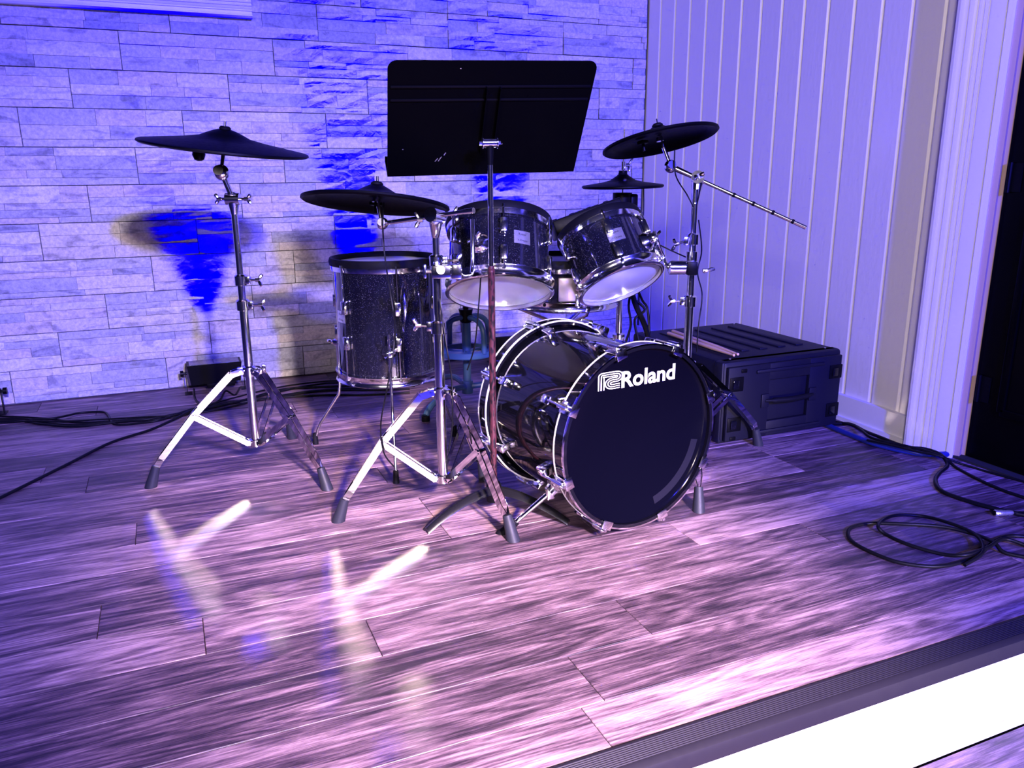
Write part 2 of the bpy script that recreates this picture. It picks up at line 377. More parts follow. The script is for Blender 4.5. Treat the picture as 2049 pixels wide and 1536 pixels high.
# ------------------------------------------------------------------ back wall: ledger stone tiles
m = MB(); m.box((0.45, WALLY+0.06, 1.25), (4.4, 0.10, 2.55)); wall = struct(m.build('wall_back', 'grout', smooth=0), 'back wall of split-face stone strip tiles', 'wall')
def strip_geo(x0, x1, z0, z1, y, r):
    """one stone strip with an uneven front face"""
    nx = max(2, min(5, int((x1-x0)/0.05))); nz = 2; g = 0.0006; vs = []; fs = []
    X = [x0+g+(x1-x0-2*g)*i/nx for i in range(nx+1)]; Z = [z0+g+(z1-z0-2*g)*i/nz for i in range(nz+1)]
    for i in range(nx+1):
        for j in range(nz+1):
            edge = i in (0, nx) or j in (0, nz)
            vs.append((X[i], y+(0.0015 if edge else 0)+r.uniform(-0.0013, 0.0013), Z[j]))
    n1 = nz+1
    for i in range(nx):
        for j in range(nz): a = i*n1+j; fs.append((a, a+n1, a+n1+1, a+1))
    base = len(vs); ring = [i*n1 for i in range(nx+1)]+[nx*n1+j for j in range(1, nz+1)]+[i*n1+nz for i in range(nx-1, -1, -1)]+[j for j in range(nz-1, 0, -1)]
    for q in ring: vs.append((vs[q][0], WALLY+0.014, vs[q][2]))
    kk = len(ring)
    for i in range(kk): fs.append((ring[i], base+i, base+(i+1) % kk, ring[(i+1) % kk]))
    return vs, fs
pieces = []
rs = random.Random(21)
TL, TH = 0.61, 0.1525
zt0 = 0.908-6*TH
XC = 2.427
for row in range(0, 14):
    z0 = zt0+row*TH; z1 = z0+TH
    if z1 < 0.03: continue
    x = -0.30+0.2*(row-11)-4*TL
    while x < XC:
        a, b = x, x+TL
        if b > -1.55:
            zz = max(z0, 0.006); hs = []
            while zz < z1-0.024:
                h = rs.choice([0.026, 0.032, 0.040, 0.048, 0.055]); 
                if z1-(zz+h) < 0.024: h = z1-zz
                hs.append((zz, zz+h)); zz += h
            for c0, c1 in hs:
                xa = a
                while xa < b-1e-4:
                    l = rs.uniform(0.12, 0.34)
                    if b-(xa+l) < 0.09: l = b-xa
                    A, B = max(xa, -1.6), min(xa+l, XC)
                    if B-A > 0.01:
                        tile_gap = 0.0022
                        pieces.append((A+(tile_gap if xa == a else 0), B, c0+(tile_gap if c0 == z0 else 0), c1, WALLY-rs.choice([0.0, 0.0015, 0.003, 0.0045, 0.007, 0.009]), rs.random()))
                    xa += l
        x += TL
def vis(p):
    c = ((p[0]+p[1])/2, WALLY, (p[2]+p[3])/2); a = proj((p[0], WALLY, p[2])); b = proj((p[1], WALLY, p[3])); px, py = proj(c)
    inside = -10 < px < 1310 and -10 < py < 815
    hidden = (775 < px < 1180 and 122 < py < 345) or (690 < px < 1420 and py > 520)
    return abs((b[0]-a[0])*(b[1]-a[1])) if inside and not hidden else 0
pieces.sort(key=vis, reverse=True)
for i, p in enumerate(pieces[:300]):
    vs, fs = strip_geo(*p[:5], rs); m = MB(); m.add(vs, fs); m.build('stone_strip', 'stone', wall, smooth=0, attr=p[5], recalc=False)
m = MB(); at = []
for p in pieces[300:]:
    vs, fs = strip_geo(*p[:5], rs); m.add(vs, fs); at += [p[5]]*len(vs)
o = m.build('stone_strips', 'stone', wall, smooth=0, attr=at, recalc=False); o['kind'] = 'stuff'
# opening moulding at the top left
m = MB(); x1 = gy(506, 36, WALLY-0.05).x; zb = gy(506, 36, WALLY-0.05).z
def flute(mb, org, along, across, out, length, width, marks):
    """moulding: profile marks (t across 0..1, depth) swept along"""
    o_ = Vector(org); al = Vector(along)*length; ac = Vector(across)*width; ou = Vector(out); vs = []; n = len(marks)
    for e in (0, 1):
        for t, d in marks: vs.append(o_+al*e+ac*t+ou*d)
        vs.append(o_+al*e+ac*1.0); vs.append(o_+al*e)
    k = n+2; mb.add(vs, [(i, (i+1) % k, (i+1) % k+k, i+k) for i in range(k)]+[tuple(range(k-1, -1, -1)), tuple(range(k, 2*k))])
FL = [(0, .020), (.06, .026), (.10, .026), (.12, .018), (.20, .018), (.22, .024), (.26, .024), (.29, .014), (.36, .012), (.38, .022), (.41, .022), (.43, .015), (.46, .015), (.48, .022), (.51, .022), (.53, .015), (.56, .015), (.58, .024), (.62, .026), (.86, .030), (.88, .036), (.97, .036), (1.0, .030)]
flute(m, (-1.6, WALLY-0.012, zb), (1, 0, 0), (0, 0, 1), (0, -1, 0), x1+1.6, 0.13, [(t, d*1.3) for t, d in FL])
t2 = struct(m.build('trim_2', 'paint', smooth=20), 'white ridged moulding at the top left of the stone wall', 'trim')

# ------------------------------------------------------------------ right wall: vertical boards, base, casing, black door
YC0 = gx(1816, 884, XR(1.98)).y       # where the casing meets the boards
YC1 = gx(1908, 900, XR(1.8)).y        # far edge of the casing (door side)
wx = lambda y: XR(y)+0.022
m = MB()
def wallquad(mb, ya, yb, z0, z1, dx0, dx1):
    vs = [(wx(ya)+dx0, ya, z0), (wx(yb)+dx0, yb, z0), (wx(yb)+dx0, yb, z1), (wx(ya)+dx0, ya, z1), (wx(ya)+dx1, ya, z0), (wx(yb)+dx1, yb, z0), (wx(yb)+dx1, yb, z1), (wx(ya)+dx1, ya, z1)]
    mb.add(vs, [(0, 1, 2, 3), (7, 6, 5, 4), (0, 4, 5, 1), (3, 2, 6, 7), (0, 3, 7, 4), (1, 5, 6, 2)])
wallquad(m, YC0-0.03, WALLY+0.02, 0, 2.5, 0.012, 0.11)
wallquad(m, 0.0, YC1+0.01, 2.15, 2.5, 0.012, 0.11)
wr = struct(m.build('wall_right', 'panel', smooth=0), 'pale painted wall of vertical grooved boards', 'wall')
gro = [1293, 1317, 1347, 1380, 1414, 1450, 1488, 1527, 1568, 1614, 1665, 1719, 1776, 1836]
ys = sorted([gx(px, 300, XR(2.6)+0.022).y for px in (1300, 1866)])
BW = (ys[1]-ys[0])/13
yb = ys[0]-2*BW
while yb < WALLY:
    ya, ye = max(yb, YC0-0.03), min(yb+BW, WALLY-0.002)
    if ye-ya > 0.015:
        mb = MB(); g = 0.0045; c = 0.0065
        P = [(0.009, ya+g*0.5), (0.004, ya+g*0.5), (-0.0035, ya+g*0.5+c), (-0.0035, ye-g*0.5-0.009), (0.0010, ye-g*0.5), (0.009, ye-g*0.5)]
        vs = [(wx(y)+d+0.006, y, 0.09) for d, y in P]+[(wx(y)+d+0.006, y, 2.5) for d, y in P]; n = 6
        mb.add(vs, [(i, (i+1) % n, (i+1) % n+n, i+n) for i in range(n)]+[tuple(range(n)), tuple(range(2*n-1, n-1, -1))])
        mb.build('board', 'panel', wr, smooth=0)
    yb += BW
m = MB(); wallquad(m, YC0-0.01, WALLY-0.004, 0.012, 0.098, -0.020, 0.004)
bb = struct(m.build('baseboard_right', 'paint', smooth=0), 'white baseboard along the grooved board wall', 'baseboard')
m = MB(); wallquad(m, YC0-0.01, WALLY-0.004, 0.0, 0.016, -0.030, 0.0); m.build('shoe_moulding', 'paint', bb, smooth=0)
# casing (fluted, splayed towards the room) and wooden jamb edge
al = Vector((0, 0, 1)); sp_ = math.radians(24); ac = Vector((math.sin(sp_), -math.cos(sp_), 0)); ou = Vector((-math.cos(sp_), -math.sin(sp_), 0))
P0 = Vector((wx(YC0)-0.032, YC0, 0.0)); wd = 0.162
m = MB(); flute(m, P0, (0, 0, 1), ac, ou, 2.25, wd, [(t, d*0.9+0.004) for t, d in FL])
tr = struct(m.build('trim_3', 'paint', smooth=20), 'white fluted casing beside the black door', 'trim')
P1 = P0+ac*wd; Rz = Matrix.Rotation(math.atan2(ac.y, ac.x), 3, 'Z')
m = MB(); m.box(P1+ac*0.009-ou*0.004+Vector((0, 0, 1.125)), (0.018, 0.050, 2.25), Rz); m.build('door_jamb', 'tan', tr, smooth=0)
m = MB(); m.box(P1+ac*0.024-ou*0.018+Vector((0, 0, 1.125)), (0.012, 0.030, 2.25), Rz); m.build('door_stop', 'tan', tr, smooth=0)
YC1 = P1.y
# black door leaf closing the opening
dx = P1.x+0.012
m = MB(); m.box((dx+0.02, (0.55+YC1-0.03)/2, 1.06), (0.04, YC1-0.03-0.55, 2.10))
dr = struct(m.build('door_1', 'door', smooth=0), 'black panelled door behind the fluted casing', 'door')
for zc, hh in ((0.50, 0.62), (1.45, 0.95)):
    for yc in (YC1-0.30, YC1-0.78):
        mb = MB(); ww = 0.34
        for (dy, dz, sy, sz) in ((0, hh/2, ww, 0.025), (0, -hh/2, ww, 0.025), (ww/2, 0, 0.025, hh), (-ww/2, 0, 0.025, hh)):
            mb.box((dx-0.002, yc+dy, zc+dz), (0.014, sy, sz), bev=0.003)
        mb.build('door_panel', 'door', dr)
zh = gx(1998, 355, dx).z
for z in (zh, 0.25):
    m = MB(); yh = YC1-0.045; m.cyl((dx-0.008, yh, z-0.045), (dx-0.008, yh, z+0.045), 0.007, 10); m.box((dx-0.003, yh-0.02, z), (0.004, 0.035, 0.085)); m.build('hinge', 'black', dr)
m = MB(); m.box((dx-0.012, (0.55+YC1)/2, 0.004), (0.05, YC1-0.55, 0.008)); m.build('threshold', 'dark', dr, smooth=0)

# ------------------------------------------------------------------ hardware helpers
def wingnut(mb, c, axis, side, L=0.016):
    c = Vector(c); a = Vector(axis).normalized(); s = Vector(side).normalized()
    mb.cyl(c-a*0.006, c+a*0.008, 0.006, 10)
    for q in (-1, 1): mb.tube([c+a*0.004+s*q*0.003, c+a*0.009+s*q*L*0.6, c+a*0.013+s*q*L], [0.004, 0.006, 0.0045], 8)
def collar(root, x, y, z, r, h, side, mat='chrome', knob=True):
    """tube clamp with a wing screw"""
    m = MB(); m.lathe([(r+0.001, -h/2), (r+0.007, -h/2+0.002), (r+0.007, h/2-0.004), (r+0.002, h/2)], 20, Matrix.Translation((x, y, z)))
    s = Vector(side).normalized(); m.box(Vector((x, y, z))+s*(r+0.010), (0.016, 0.016, h*0.7), Matrix.Rotation(math.atan2(s.y, s.x), 3, 'Z'), bev=0.002)
    c = m.build('height_clamp', mat, root)
    if knob:
        k = MB(); p = Vector((x, y, z))+s*(r+0.016); k.cyl(p, p+s*0.022, 0.0035, 8); wingnut(k, p+s*0.024, s, Vector((0, 0, 1)).cross(s)*0.5+Vector((0, 0, 1)), 0.019)
        k.build('wing_screw', mat, c)
    return c
def frustum(mb, c0, r0, c1, r1, n=20, r0b=None):
    """ring 0 horizontal on the ground, ring 1 square to the axis"""
    c0 = Vector(c0); c1 = Vector(c1); ax = (c1-c0).normalized(); x, y, z = frame(ax); vs = []; rings = 5
    for i in range(rings):
        t = i/(rings-1); c = c0.lerp(c1, t); r = r0+(r1-r0)*t
        for j in range(n):
            a = 2*PI*j/n; p = c+(x*math.cos(a)+y*math.sin(a))*r
            if i == 0: p = p-ax*(p.z/ax.z)
            vs.append(p)
    fs = [(i*n+j, i*n+(j+1) % n, (i+1)*n+(j+1) % n, (i+1)*n+j) for i in range(rings-1) for j in range(n)]
    fs += [tuple(range(n-1, -1, -1)), tuple(range((rings-1)*n, rings*n))]; mb.add(vs, fs)
def tripod(root, cx, cy, zhub, zbase, feet, foot_h=0.062):
    for fx, fy in feet:
        d = Vector((fx-cx, fy-cy, 0)); R = d.length; d.normalize(); side = Vector((-d.y, d.x, 0)); C0 = Vector((cx, cy, 0))
        ft = C0+d*(R-0.022)+Vector((0, 0, foot_h)); slope_r = R-0.022
        def P(r, z, s=0): return C0+d*r+Vector((0, 0, z))+side*s
        # bend near the hub, straight run to the foot
        r1, z1 = 0.055, zhub-0.006; rj = 0.5*(r1+slope_r); zj = 0.53*z1+0.47*(foot_h+0.018)
        m = MB()
        for s in (-1, 1):
            pts = [P(0.018, zhub+0.004, s*0.010), P(r1, z1, s*0.012), P(rj, zj, s*0.011), P(slope_r-0.018, foot_h+0.028, s*0.010), P(slope_r-0.002, foot_h+0.003, s*0.004)]
            for a, b in zip(pts[:-1], pts[1:]): m.bar(a, b, 0.0185, 0.0026, side)
        m.cyl(P(rj, zj, -0.016), P(rj, zj, 0.016), 0.005, 10); m.cyl(P(0.026, zhub+0.003, -0.015), P(0.026, zhub+0.003, 0.015), 0.0045, 10)
        lg = m.build('leg', 'steel', root, smooth=20)
        b = MB()
        for s in (-1, 1): b.bar(P(rj, zj, s*0.0135), P(0.022, zbase+0.008, s*0.0135), 0.0165, 0.0022, side)
        b.cyl(P(0.024, zbase+0.008, -0.017), P(0.024, zbase+0.008, 0.017), 0.0045, 10); b.build('brace', 'steel', lg, smooth=20)
        f = MB(); fb = P(R, 0.0); tp = P(slope_r, foot_h+0.004); frustum(f, fb, 0.0185, tp, 0.0125); f.build('rubber_foot', 'footrub', lg)
    m = MB(); T = Matrix.Translation((cx, cy, 0))
    m.lathe([(0.0145, zhub-0.018), (0.021, zhub-0.016), (0.021, zhub+0.014), (0.0145, zhub+0.018)], 20, T)
    for fx, fy in feet:
        d = Vector((fx-cx, fy-cy, 0)).normalized(); m.box(Vector((cx, cy, zhub+0.002))+d*0.024, (0.022, 0.016, 0.024), Matrix.Rotation(math.atan2(d.y, d.x), 3, 'Z'), bev=0.002)
    m.build('tripod_collar', 'chrome', root)
    m = MB(); m.lathe([(0.0140, zbase-0.006), (0.019, zbase-0.004), (0.019, zbase+0.018), (0.0140, zbase+0.020)], 20, T)
    for fx, fy in feet:
        d = Vector((fx-cx, fy-cy, 0)).normalized(); m.box(Vector((cx, cy, zbase+0.008))+d*0.022, (0.016, 0.020, 0.018), Matrix.Rotation(math.atan2(d.y, d.x), 3, 'Z'), bev=0.002)
    m.build('base_sleeve', 'chrome', root)
def tubes(root, cx, cy, secs):
    for z0, z1, r in secs:
        m = MB(); m.lathe([(r*0.8, z0), (r, z0+0.001), (r, z1-0.001), (r*0.8, z1)], 24, Matrix.Translation((cx, cy, 0))); m.build('pole_tube', 'chrome', root)
def tilter(root, c, r, cym, axis):
    """ball joint at c, rod up to the cymbal seat"""
    c = Vector(c); cym = Vector(cym); ax = Vector(axis).normalized()
    m = MB(); m.ball(c, r, 20)
    dt = RT.cross(ax).normalized()
    m.cyl(c-RT*0.001-FWD*r*0.9, c-FWD*(r+0.004), r*0.62, 16); m.build('tilter', 'chrome', root)
    m = MB(); m.cyl(c+(cym-c)*0.15, c+(cym-c)*0.62, 0.0062, 12); m.cyl(c+(cym-c)*0.6, cym+ax*0.052, 0.0038, 10); m.cyl(cym-ax*0.016, cym-ax*0.004, 0.011, 14)
    m.build('cymbal_rod', 'chrome', root)
def cymbal(label, center, normal, R, bell=0.055, bow=0.028, group='black rubber cymbal pads of the drum kit', clip=None):
    N = Vector(normal); mt = mat_z(center, N)
    t = thing('cymbal_pad', label, 'cymbal', center, group)
    h0 = bow
    pr = [(0.0065, 0.002), (0.02, 0.002), (R*0.80, -bow*0.55-0.0), (R*0.82, -bow*0.58-0.004), (R*0.97, -bow-0.004), (R, -bow), (R*0.995, -bow+0.005), (R*0.97, -bow+0.007),
          (R*0.5, -bow*0.42+0.008), (bell*1.15, -bow*0.12+0.010), (bell*0.92, 0.014), (bell*0.55, 0.024), (0.018, 0.029), (0.0065, 0.029)]
    MB(mt).lathe(pr, 72, closed=True).build('bow', 'cymbal', t, smooth=50)
    MB(mt).lathe([(0.0055, 0.028), (0.016, 0.028), (0.017, 0.033), (0.012, 0.038), (0.0055, 0.038)], 20, closed=True).build('felt_cap', 'rubber', t)
    MB(mt).box((0, 0, 0), (0.001, 0.001, 0.001)) 
    if clip is not None:
        x, y = clip; z = -bow*0.4
        m = MB(mt); m.cyl((x, y, z), (x, y, z-0.030), 0.005, 10); m.box((x, y, z-0.004), (0.03, 0.022, 0.010), bev=0.002); m.build('cable_jack', 'black', t)
    return t
def clampbox(root, c, size, rot, mat='chrome', name='multi_clamp'):
    m = MB(); m.box(c, size, rot, bev=0.003); return m.build(name, mat, root)

# ------------------------------------------------------------------ left cymbal stand + crash pad
LX, LY = 0.199, 2.597
st = thing('cymbal_stand', 'straight chrome tripod cymbal stand, leftmost, standing nearest the stone wall', 'stand', (LX, LY, 0), 'chrome cymbal stands')
tripod(st, LX, LY, pole_z(LX, LY, 742), 0.100, [tuple(gz(302, 974)[:2]), tuple(gz(655, 978)[:2]), tuple(gz(585, 876)[:2])])
zA, zB, zC = pole_z(LX, LY, 605), pole_z(LX, LY, 555), pole_z(LX, LY, 398)
tubes(st, LX, LY, [(0.094, zA, 0.0137), (zA-0.01, zB, 0.0118), (zB-0.01, zC+0.02, 0.0098)])
collar(st, LX, LY, zA-0.008, 0.0137, 0.034, RT); collar(st, LX, LY, zB-0.008, 0.0118, 0.034, RT)
zcol = pole_z(LX, LY, 742)
m = MB(); p = Vector((LX, LY, zcol+0.008)); m.cyl(p+RT*0.018, p+RT*0.042, 0.004, 10); m.box(p+RT*0.047, (0.011, 0.02, 0.03), bev=0.003); m.build('collar_knob', 'chrome', st)
pt = Vector((LX, LY, zC)); rx = Matrix.Rotation(math.atan2(RT.y, RT.x), 3, 'Z')
m = MB(); m.cyl(pt-RT*0.021, pt+RT*0.021, 0.0175, 20); m.tube([pt-Vector((0, 0, 0.012)), pt-Vector((0, 0, 0.045))], [0.017, 0.0105], 16); m.build('boom_clamp', 'chrome', st)
for s in (-1, 1):
    m = MB(); m.cyl(pt+RT*0.02*s, pt+RT*0.034*s, 0.004, 10); wingnut(m, pt+RT*s*0.040, RT*s, (0, 0, 1), 0.014); m.build('wing_screw', 'chrome', st)
D1 = (Vector((LX, LY, 1.0))-CAM).dot(FWD)
cb = dep(443, 345, D1); c1 = dep(450, 279, D1)
m = MB(); m.cyl(pt, cb, 0.0085, 14); m.build('boom_rod', 'chrome', st)
n1 = disc_normal(450, 279, -6.2, 0.05)
tilter(st, cb, 0.0235, c1, n1)
cymbal('largest black cymbal pad, seen edge-on, on the leftmost chrome stand', c1, n1, 0.243, 0.062, 0.026, clip=(-0.075, 0.0))
m = MB(); q = dep(398, 290, D1); m.tube(smoothpath([dep(398, 283, D1), q, dep(399, 296, D1)], 4), 0.004, 8)
m.lathe([(0.004, 0.006), (0.016, 0.002), (0.019, -0.012), (0.014, -0.026), (0.006, -0.03)], 14, Matrix.Translation(dep(397, 301, D1)))
m.box(dep(406, 302, D1), (0.010, 0.014, 0.022), bev=0.004)
tag(m.build('cable_plug', 'black'), 'small black plug dangling under the largest cymbal pad', 'plug')

# ------------------------------------------------------------------ middle cymbal stand + pad
MX, MY = 0.655, 2.045
st = thing('cymbal_stand', 'chrome boom cymbal stand in front of the floor tom, carrying the larger rack tom', 'stand', (MX, MY, 0), 'chrome cymbal stands')
fa, fb = gz(677, 1042), gz(1027, 1080); fc = Vector((MX, MY, 0))*3-fa-fb; fc = Vector((MX, MY, 0))+(fc-Vector((MX, MY, 0))).normalized()*0.28
tripod(st, MX, MY, pole_z(MX, MY, 785), 0.100, [tuple(fa[:2]), tuple(fb[:2]), tuple(fc[:2])])
zA, zB, zC = pole_z(MX, MY, 650), pole_z(MX, MY, 530), pole_z(MX, MY, 437)
tubes(st, MX, MY, [(0.094, zA, 0.0137), (zA-0.01, zB, 0.0118), (zB-0.01, zC, 0.0098)])
collar(st, MX, MY, zA-0.006, 0.0137, 0.036, -RT+UP*0.1); collar(st, MX, MY, zB+0.012, 0.0118, 0.030, RT)
pt = Vector((MX, MY, zC)); DM = (pt-CAM).dot(FWD)
bl, br = dep(765, 447, DM+0.05), dep(948, 421, DM-0.10)
bd = (bl-br).normalized()
pt2 = bl+(br-bl)*0.60
m = MB(); m.cyl(pt2-bd.cross(UP).normalized()*0.022, pt2+bd.cross(UP).normalized()*0.022, 0.0195, 20); m.tube([pt2-Vector((0, 0, 0.008)), Vector((MX, MY, zC-0.045))], [0.019, 0.0105], 16); m.build('boom_clamp', 'chrome', st)
m = MB(); m.cyl(bl, br, 0.0058, 14); m.cyl(br+bd*0.028, br, 0.0072, 14); m.build('boom_rod', 'chrome', st)
m = MB(); wingnut(m, dep(842, 440, DM-0.02), -RT, UP, 0.02); m.build('wing_screw', 'chrome', st)
m = MB(); wingnut(m, dep(906, 428, DM-0.02), RT, UP, 0.018); m.build('wing_screw', 'chrome', st)
c2 = dep(753, 392, DM+0.05); n2 = disc_normal(753, 392, -5.0, -0.14)
tilter(st, bl, 0.0165, c2, n2)
cymbal('black cymbal pad showing its underside, left of the music stand desk', c2, n2, 0.198, 0.05, 0.022, clip=(0.03, -0.05))
# multi clamp and L rod for the tom
cc = dep(884, 543, DM-0.01)
clampbox(st, cc, (0.050, 0.034, 0.034), rx)
clampbox(st, cc+RT*0.040-FWD*0.01, (0.026, 0.040, 0.038), rx)
m = MB(); m.cyl(cc-FWD*0.02, cc-FWD*0.030, 0.011, 16); m.cyl(cc-RT*0.027, cc-RT*0.042, 0.005, 10); m.box(cc-RT*0.044, (0.008, 0.016, 0.036), rx, bev=0.003); m.build('clamp_bolt', 'chrome', st)
TOM_D = 2.33
TB1 = dep(946, 472, TOM_D-0.165)
lt = TB1+Vector((0, 0, 0.045))
m = MB(); m.tube(smoothpath([cc+RT*0.045, dep(925, 552, DM+0.0), dep(944, 546, TOM_D-0.165), TB1-Vector((0, 0, 0.03)), lt], 6), 0.0062, 12); m.build('tom_rod', 'chrome', st)

# ------------------------------------------------------------------ right cymbal stand + pad
RX, RY = 1.49, 2.07
st = thing('cymbal_stand', 'chrome boom cymbal stand behind the kick drum, long boom tail pointing right', 'stand', (RX, RY, 0), 'chrome cymbal stands')
fa, fb = gz(1398, 1022), gz(1517, 890); fc = Vector((RX, RY, 0))*3-fa-fb; fc = Vector((RX, RY, 0))+(fc-Vector((RX, RY, 0))).normalized()*0.34
tripod(st, RX, RY, 0.345, 0.100, [tuple(fa[:2]), tuple(fb[:2]), tuple(fc[:2])])
zA, zB, zC = pole_z(RX, RY, 602), pole_z(RX, RY, 478), pole_z(RX, RY, 378)
tubes(st, RX, RY, [(0.094, zA, 0.0137), (zA-0.01, zB, 0.0118), (zB-0.01, zC, 0.0098)])
collar(st, RX, RY, zA, 0.0137, 0.036, -RT); collar(st, RX, RY, zB, 0.0118, 0.036, -RT-UP*0.3)
pt = Vector((RX, RY, pole_z(RX, RY, 365))); DR = (pt-CAM).dot(FWD)
bl, br = dep(1342, 333, DR+0.03), dep(1613, 455, DR-0.05)
bd = (bl-br).normalized(); sd = bd.cross(UP).normalized(); pt2 = bl+(br-bl)*0.205
m = MB(); m.cyl(pt2-sd*0.022, pt2+sd*0.022, 0.0195, 20); m.tube([pt2-Vector((0, 0, 0.008)), Vector((RX, RY, zC-0.045))], [0.019, 0.0105], 16); m.build('boom_clamp', 'chrome', st)
m = MB(); m.cyl(bl, pt2, 0.0095, 14, 0.007); m.cyl(pt2, br, 0.0062, 14); m.cyl(br+bd*0.03, br, 0.0066, 14); rod = m.build('boom_rod', 'chrome', st)
for t in (0.34, 0.52, 0.70, 0.88):
    q = pt2+(br-pt2)*t; m = MB(); m.cyl(q-bd*0.004, q+bd*0.004, 0.0069, 14); m.build('memory_band', 'black', rod)
m = MB(); wingnut(m, pt2-sd*0.028 if (pt2-sd*0.03-CAM).length < (pt2-CAM).length else pt2+sd*0.028, -FWD, RT+UP*0.4, 0.018); m.build('wing_screw', 'chrome', st)
c3 = dep(1319, 272, DR+0.03); n3 = disc_normal(1319, 272, 12.8, -0.20)
tilter(st, bl, 0.020, c3, n3)
cymbal('black cymbal pad tilted up to the right, above the boom with the long tail', c3, n3, 0.178, 0.045, 0.018, clip=(0.045, -0.03))
cc = dep(1383, 536, DR-0.02)
clampbox(st, cc, (0.030, 0.040, 0.040), rx, 'black')
m = MB(); m.lathe([(0.012, -0.03), (0.021, -0.026), (0.021, 0.02), (0.014, 0.026)], 20, mat_z(dep(1357, 535, DR-0.03), RT)); m.build('rod_holder', 'chrome', st)
m = MB(); wingnut(m, dep(1410, 541, DR-0.02), RT, UP*0.3+RT, 0.018); m.build('wing_screw', 'chrome', st)
m = MB(); m.lathe([(0.0125, -0.016), (0.018, -0.014), (0.018, 0.014), (0.0125, 0.016)], 18, Matrix.Translation(Vector((RX, RY, pole_z(RX, RY, 512))))); m.build('memory_lock', 'chrome', st)
TB2 = dep(1308, 474, 2.36)
m = MB(); m.tube(smoothpath([dep(1352, 536, DR-0.03), dep(1336, 533, DR-0.03), dep(1327, 512, DR-0.02), dep(1316, 484, 2.36), dep(1309, 463, 2.36)], 6), 0.0062, 12); m.build('tom_rod', 'chrome', st)

# ------------------------------------------------------------------ drums
def hoop_prof(R, h0, h1): return [(R-0.004, h0), (R+0.002, h0), (R+0.007, h0+0.003), (R+0.0035, h0+0.008), (R+0.0035, h1-0.007), (R+0.008, h1-0.003), (R+0.008, h1), (R-0.004, h1)]
def drum(root, mt, R, H, nl, phase, both=True, bottom='head', top_rubber=True, sparkle_='sparkle', rod_top=True):
    """axis local z, z from 0 (bottom) to H (top)"""
    MB(mt).lathe([(R-0.006, 0.006), (R, 0.006), (R, H-0.006), (R-0.006, H-0.006)], 64, closed=True).build('shell', sparkle_, root, smooth=40)
    bh = MB(mt).lathe(hoop_prof(R+0.006, -0.006, 0.028), 64, closed=True).build('hoop', 'chrome', root, smooth=50)
    th = MB(mt).lathe([(R+0.002, H-0.026), (R+0.009, H-0.026), (R+0.011, H-0.012), (R+0.011, H-0.004), (R+0.002, H-0.004)], 64, closed=True).build('hoop', 'chrome', root, smooth=50)
    MB(mt).lathe([(R-0.004, H-0.010), (R+0.012, H-0.010), (R+0.014, H+0.002), (R+0.011, H+0.013), (R+0.004, H+0.014), (R-0.004, H+0.006)], 64, closed=True).build('rim_rubber', 'rubber', th, smooth=50)
    MB(mt).lathe([(0.0001, 0.002), (R*0.9, 0.002), (R+0.001, 0.006), (R+0.001, 0.010), (0.0001, 0.008)], 64).build('resonant_head', bottom, root, smooth=50)
    MB(mt).lathe([(0.0001, H-0.002), (R+0.001, H-0.004), (R+0.001, H-0.008), (0.0001, H-0.008)], 64).build('mesh_head', 'meshhead', root, smooth=50)
    for i in range(nl):
        a = phase+2*PI*i/nl; ca, sa = math.cos(a), math.sin(a); rot = Matrix.Rotation(a, 3, 'Z')
        for z0, z1, zr in ((H*0.59, H*0.59+0.045, H-0.006), (H*0.41-0.045, H*0.41, 0.018)):
            m = MB(mt); zc = (z0+z1)/2; m.box(((R+0.009)*ca, (R+0.009)*sa, zc), (0.020, 0.021, z1-z0), rot, bev=0.005); lg = m.build('lug', 'chrome', root, smooth=40)
            m = MB(mt); rr = R+0.0135; e = z1 if zr > zc else z0
            m.cyl((rr*ca, rr*sa, e), (rr*ca, rr*sa, zr), 0.0027, 8); m.cyl((rr*ca, rr*sa, zr-0.004), (rr*ca, rr*sa, zr+0.004), 0.0048, 8); m.build('tension_rod', 'chrome', lg)
def badge(root, mt, R, az, zc, wdt=0.050, hgt=0.038):
    n = 8; vs = []; fs = []
    for i in range(n+1):
        a = az+(i/n-0.5)*wdt/R
        for z in (-hgt/2, hgt/2):
            for rr in (R, R+0.0014): vs.append((rr*math.cos(a), rr*math.sin(a), zc+z))
    for i in range(n):
        b = i*4; fs += [(b+1, b+5, b+7, b+3), (b, b+2, b+6, b+4), (b, b+4, b+5, b+1), (b+2, b+3, b+7, b+6)]
    fs += [(0, 1, 3, 2), (n*4, n*4+2, n*4+3, n*4+1)]
    bo = MB(mt).add(vs, fs).build('badge', 'badge', root, smooth=30)
    for z, tw, s in ((0.009, 0.45, 'Roland'), (-0.009, 0.6, 'V-Drums')):
        tx = text_mesh(s, 0.0082); k = MB(mt)
        xs = [v.x for v in tx[0]]; mid = (min(xs)+max(xs))/2
        vv = []
        for v in tx[0]:
            a = az+(v.x-mid)/R; vv.append(((R+0.0017)*math.cos(a), (R+0.0017)*math.sin(a), zc+z+v.y-0.003))
        k.add(vv, tx[1]).build('lettering', 'black', bo, smooth=0, recalc=False)
def text_mesh(s, size, offset=0.0):
    cu = bpy.data.curves.new('t', 'FONT'); cu.body = s; cu.size = size; cu.offset = offset; cu.resolution_u = 4
    ob = bpy.data.objects.new('t', cu); col.objects.link(ob); dg = bpy.context.evaluated_depsgraph_get(); dg.update()
    me = bpy.data.meshes.new_from_object(ob.evaluated_get(dg)); vs = [v.co.copy() for v in me.vertices]; fs = [tuple(p.vertices) for p in me.polygons]
    bpy.data.objects.remove(ob); bpy.data.curves.remove(cu); bpy.data.meshes.remove(me); return vs, fs
def az_to(mt, P):
    q = mt.inverted() @ Vector(P); return math.atan2(q.y, q.x)
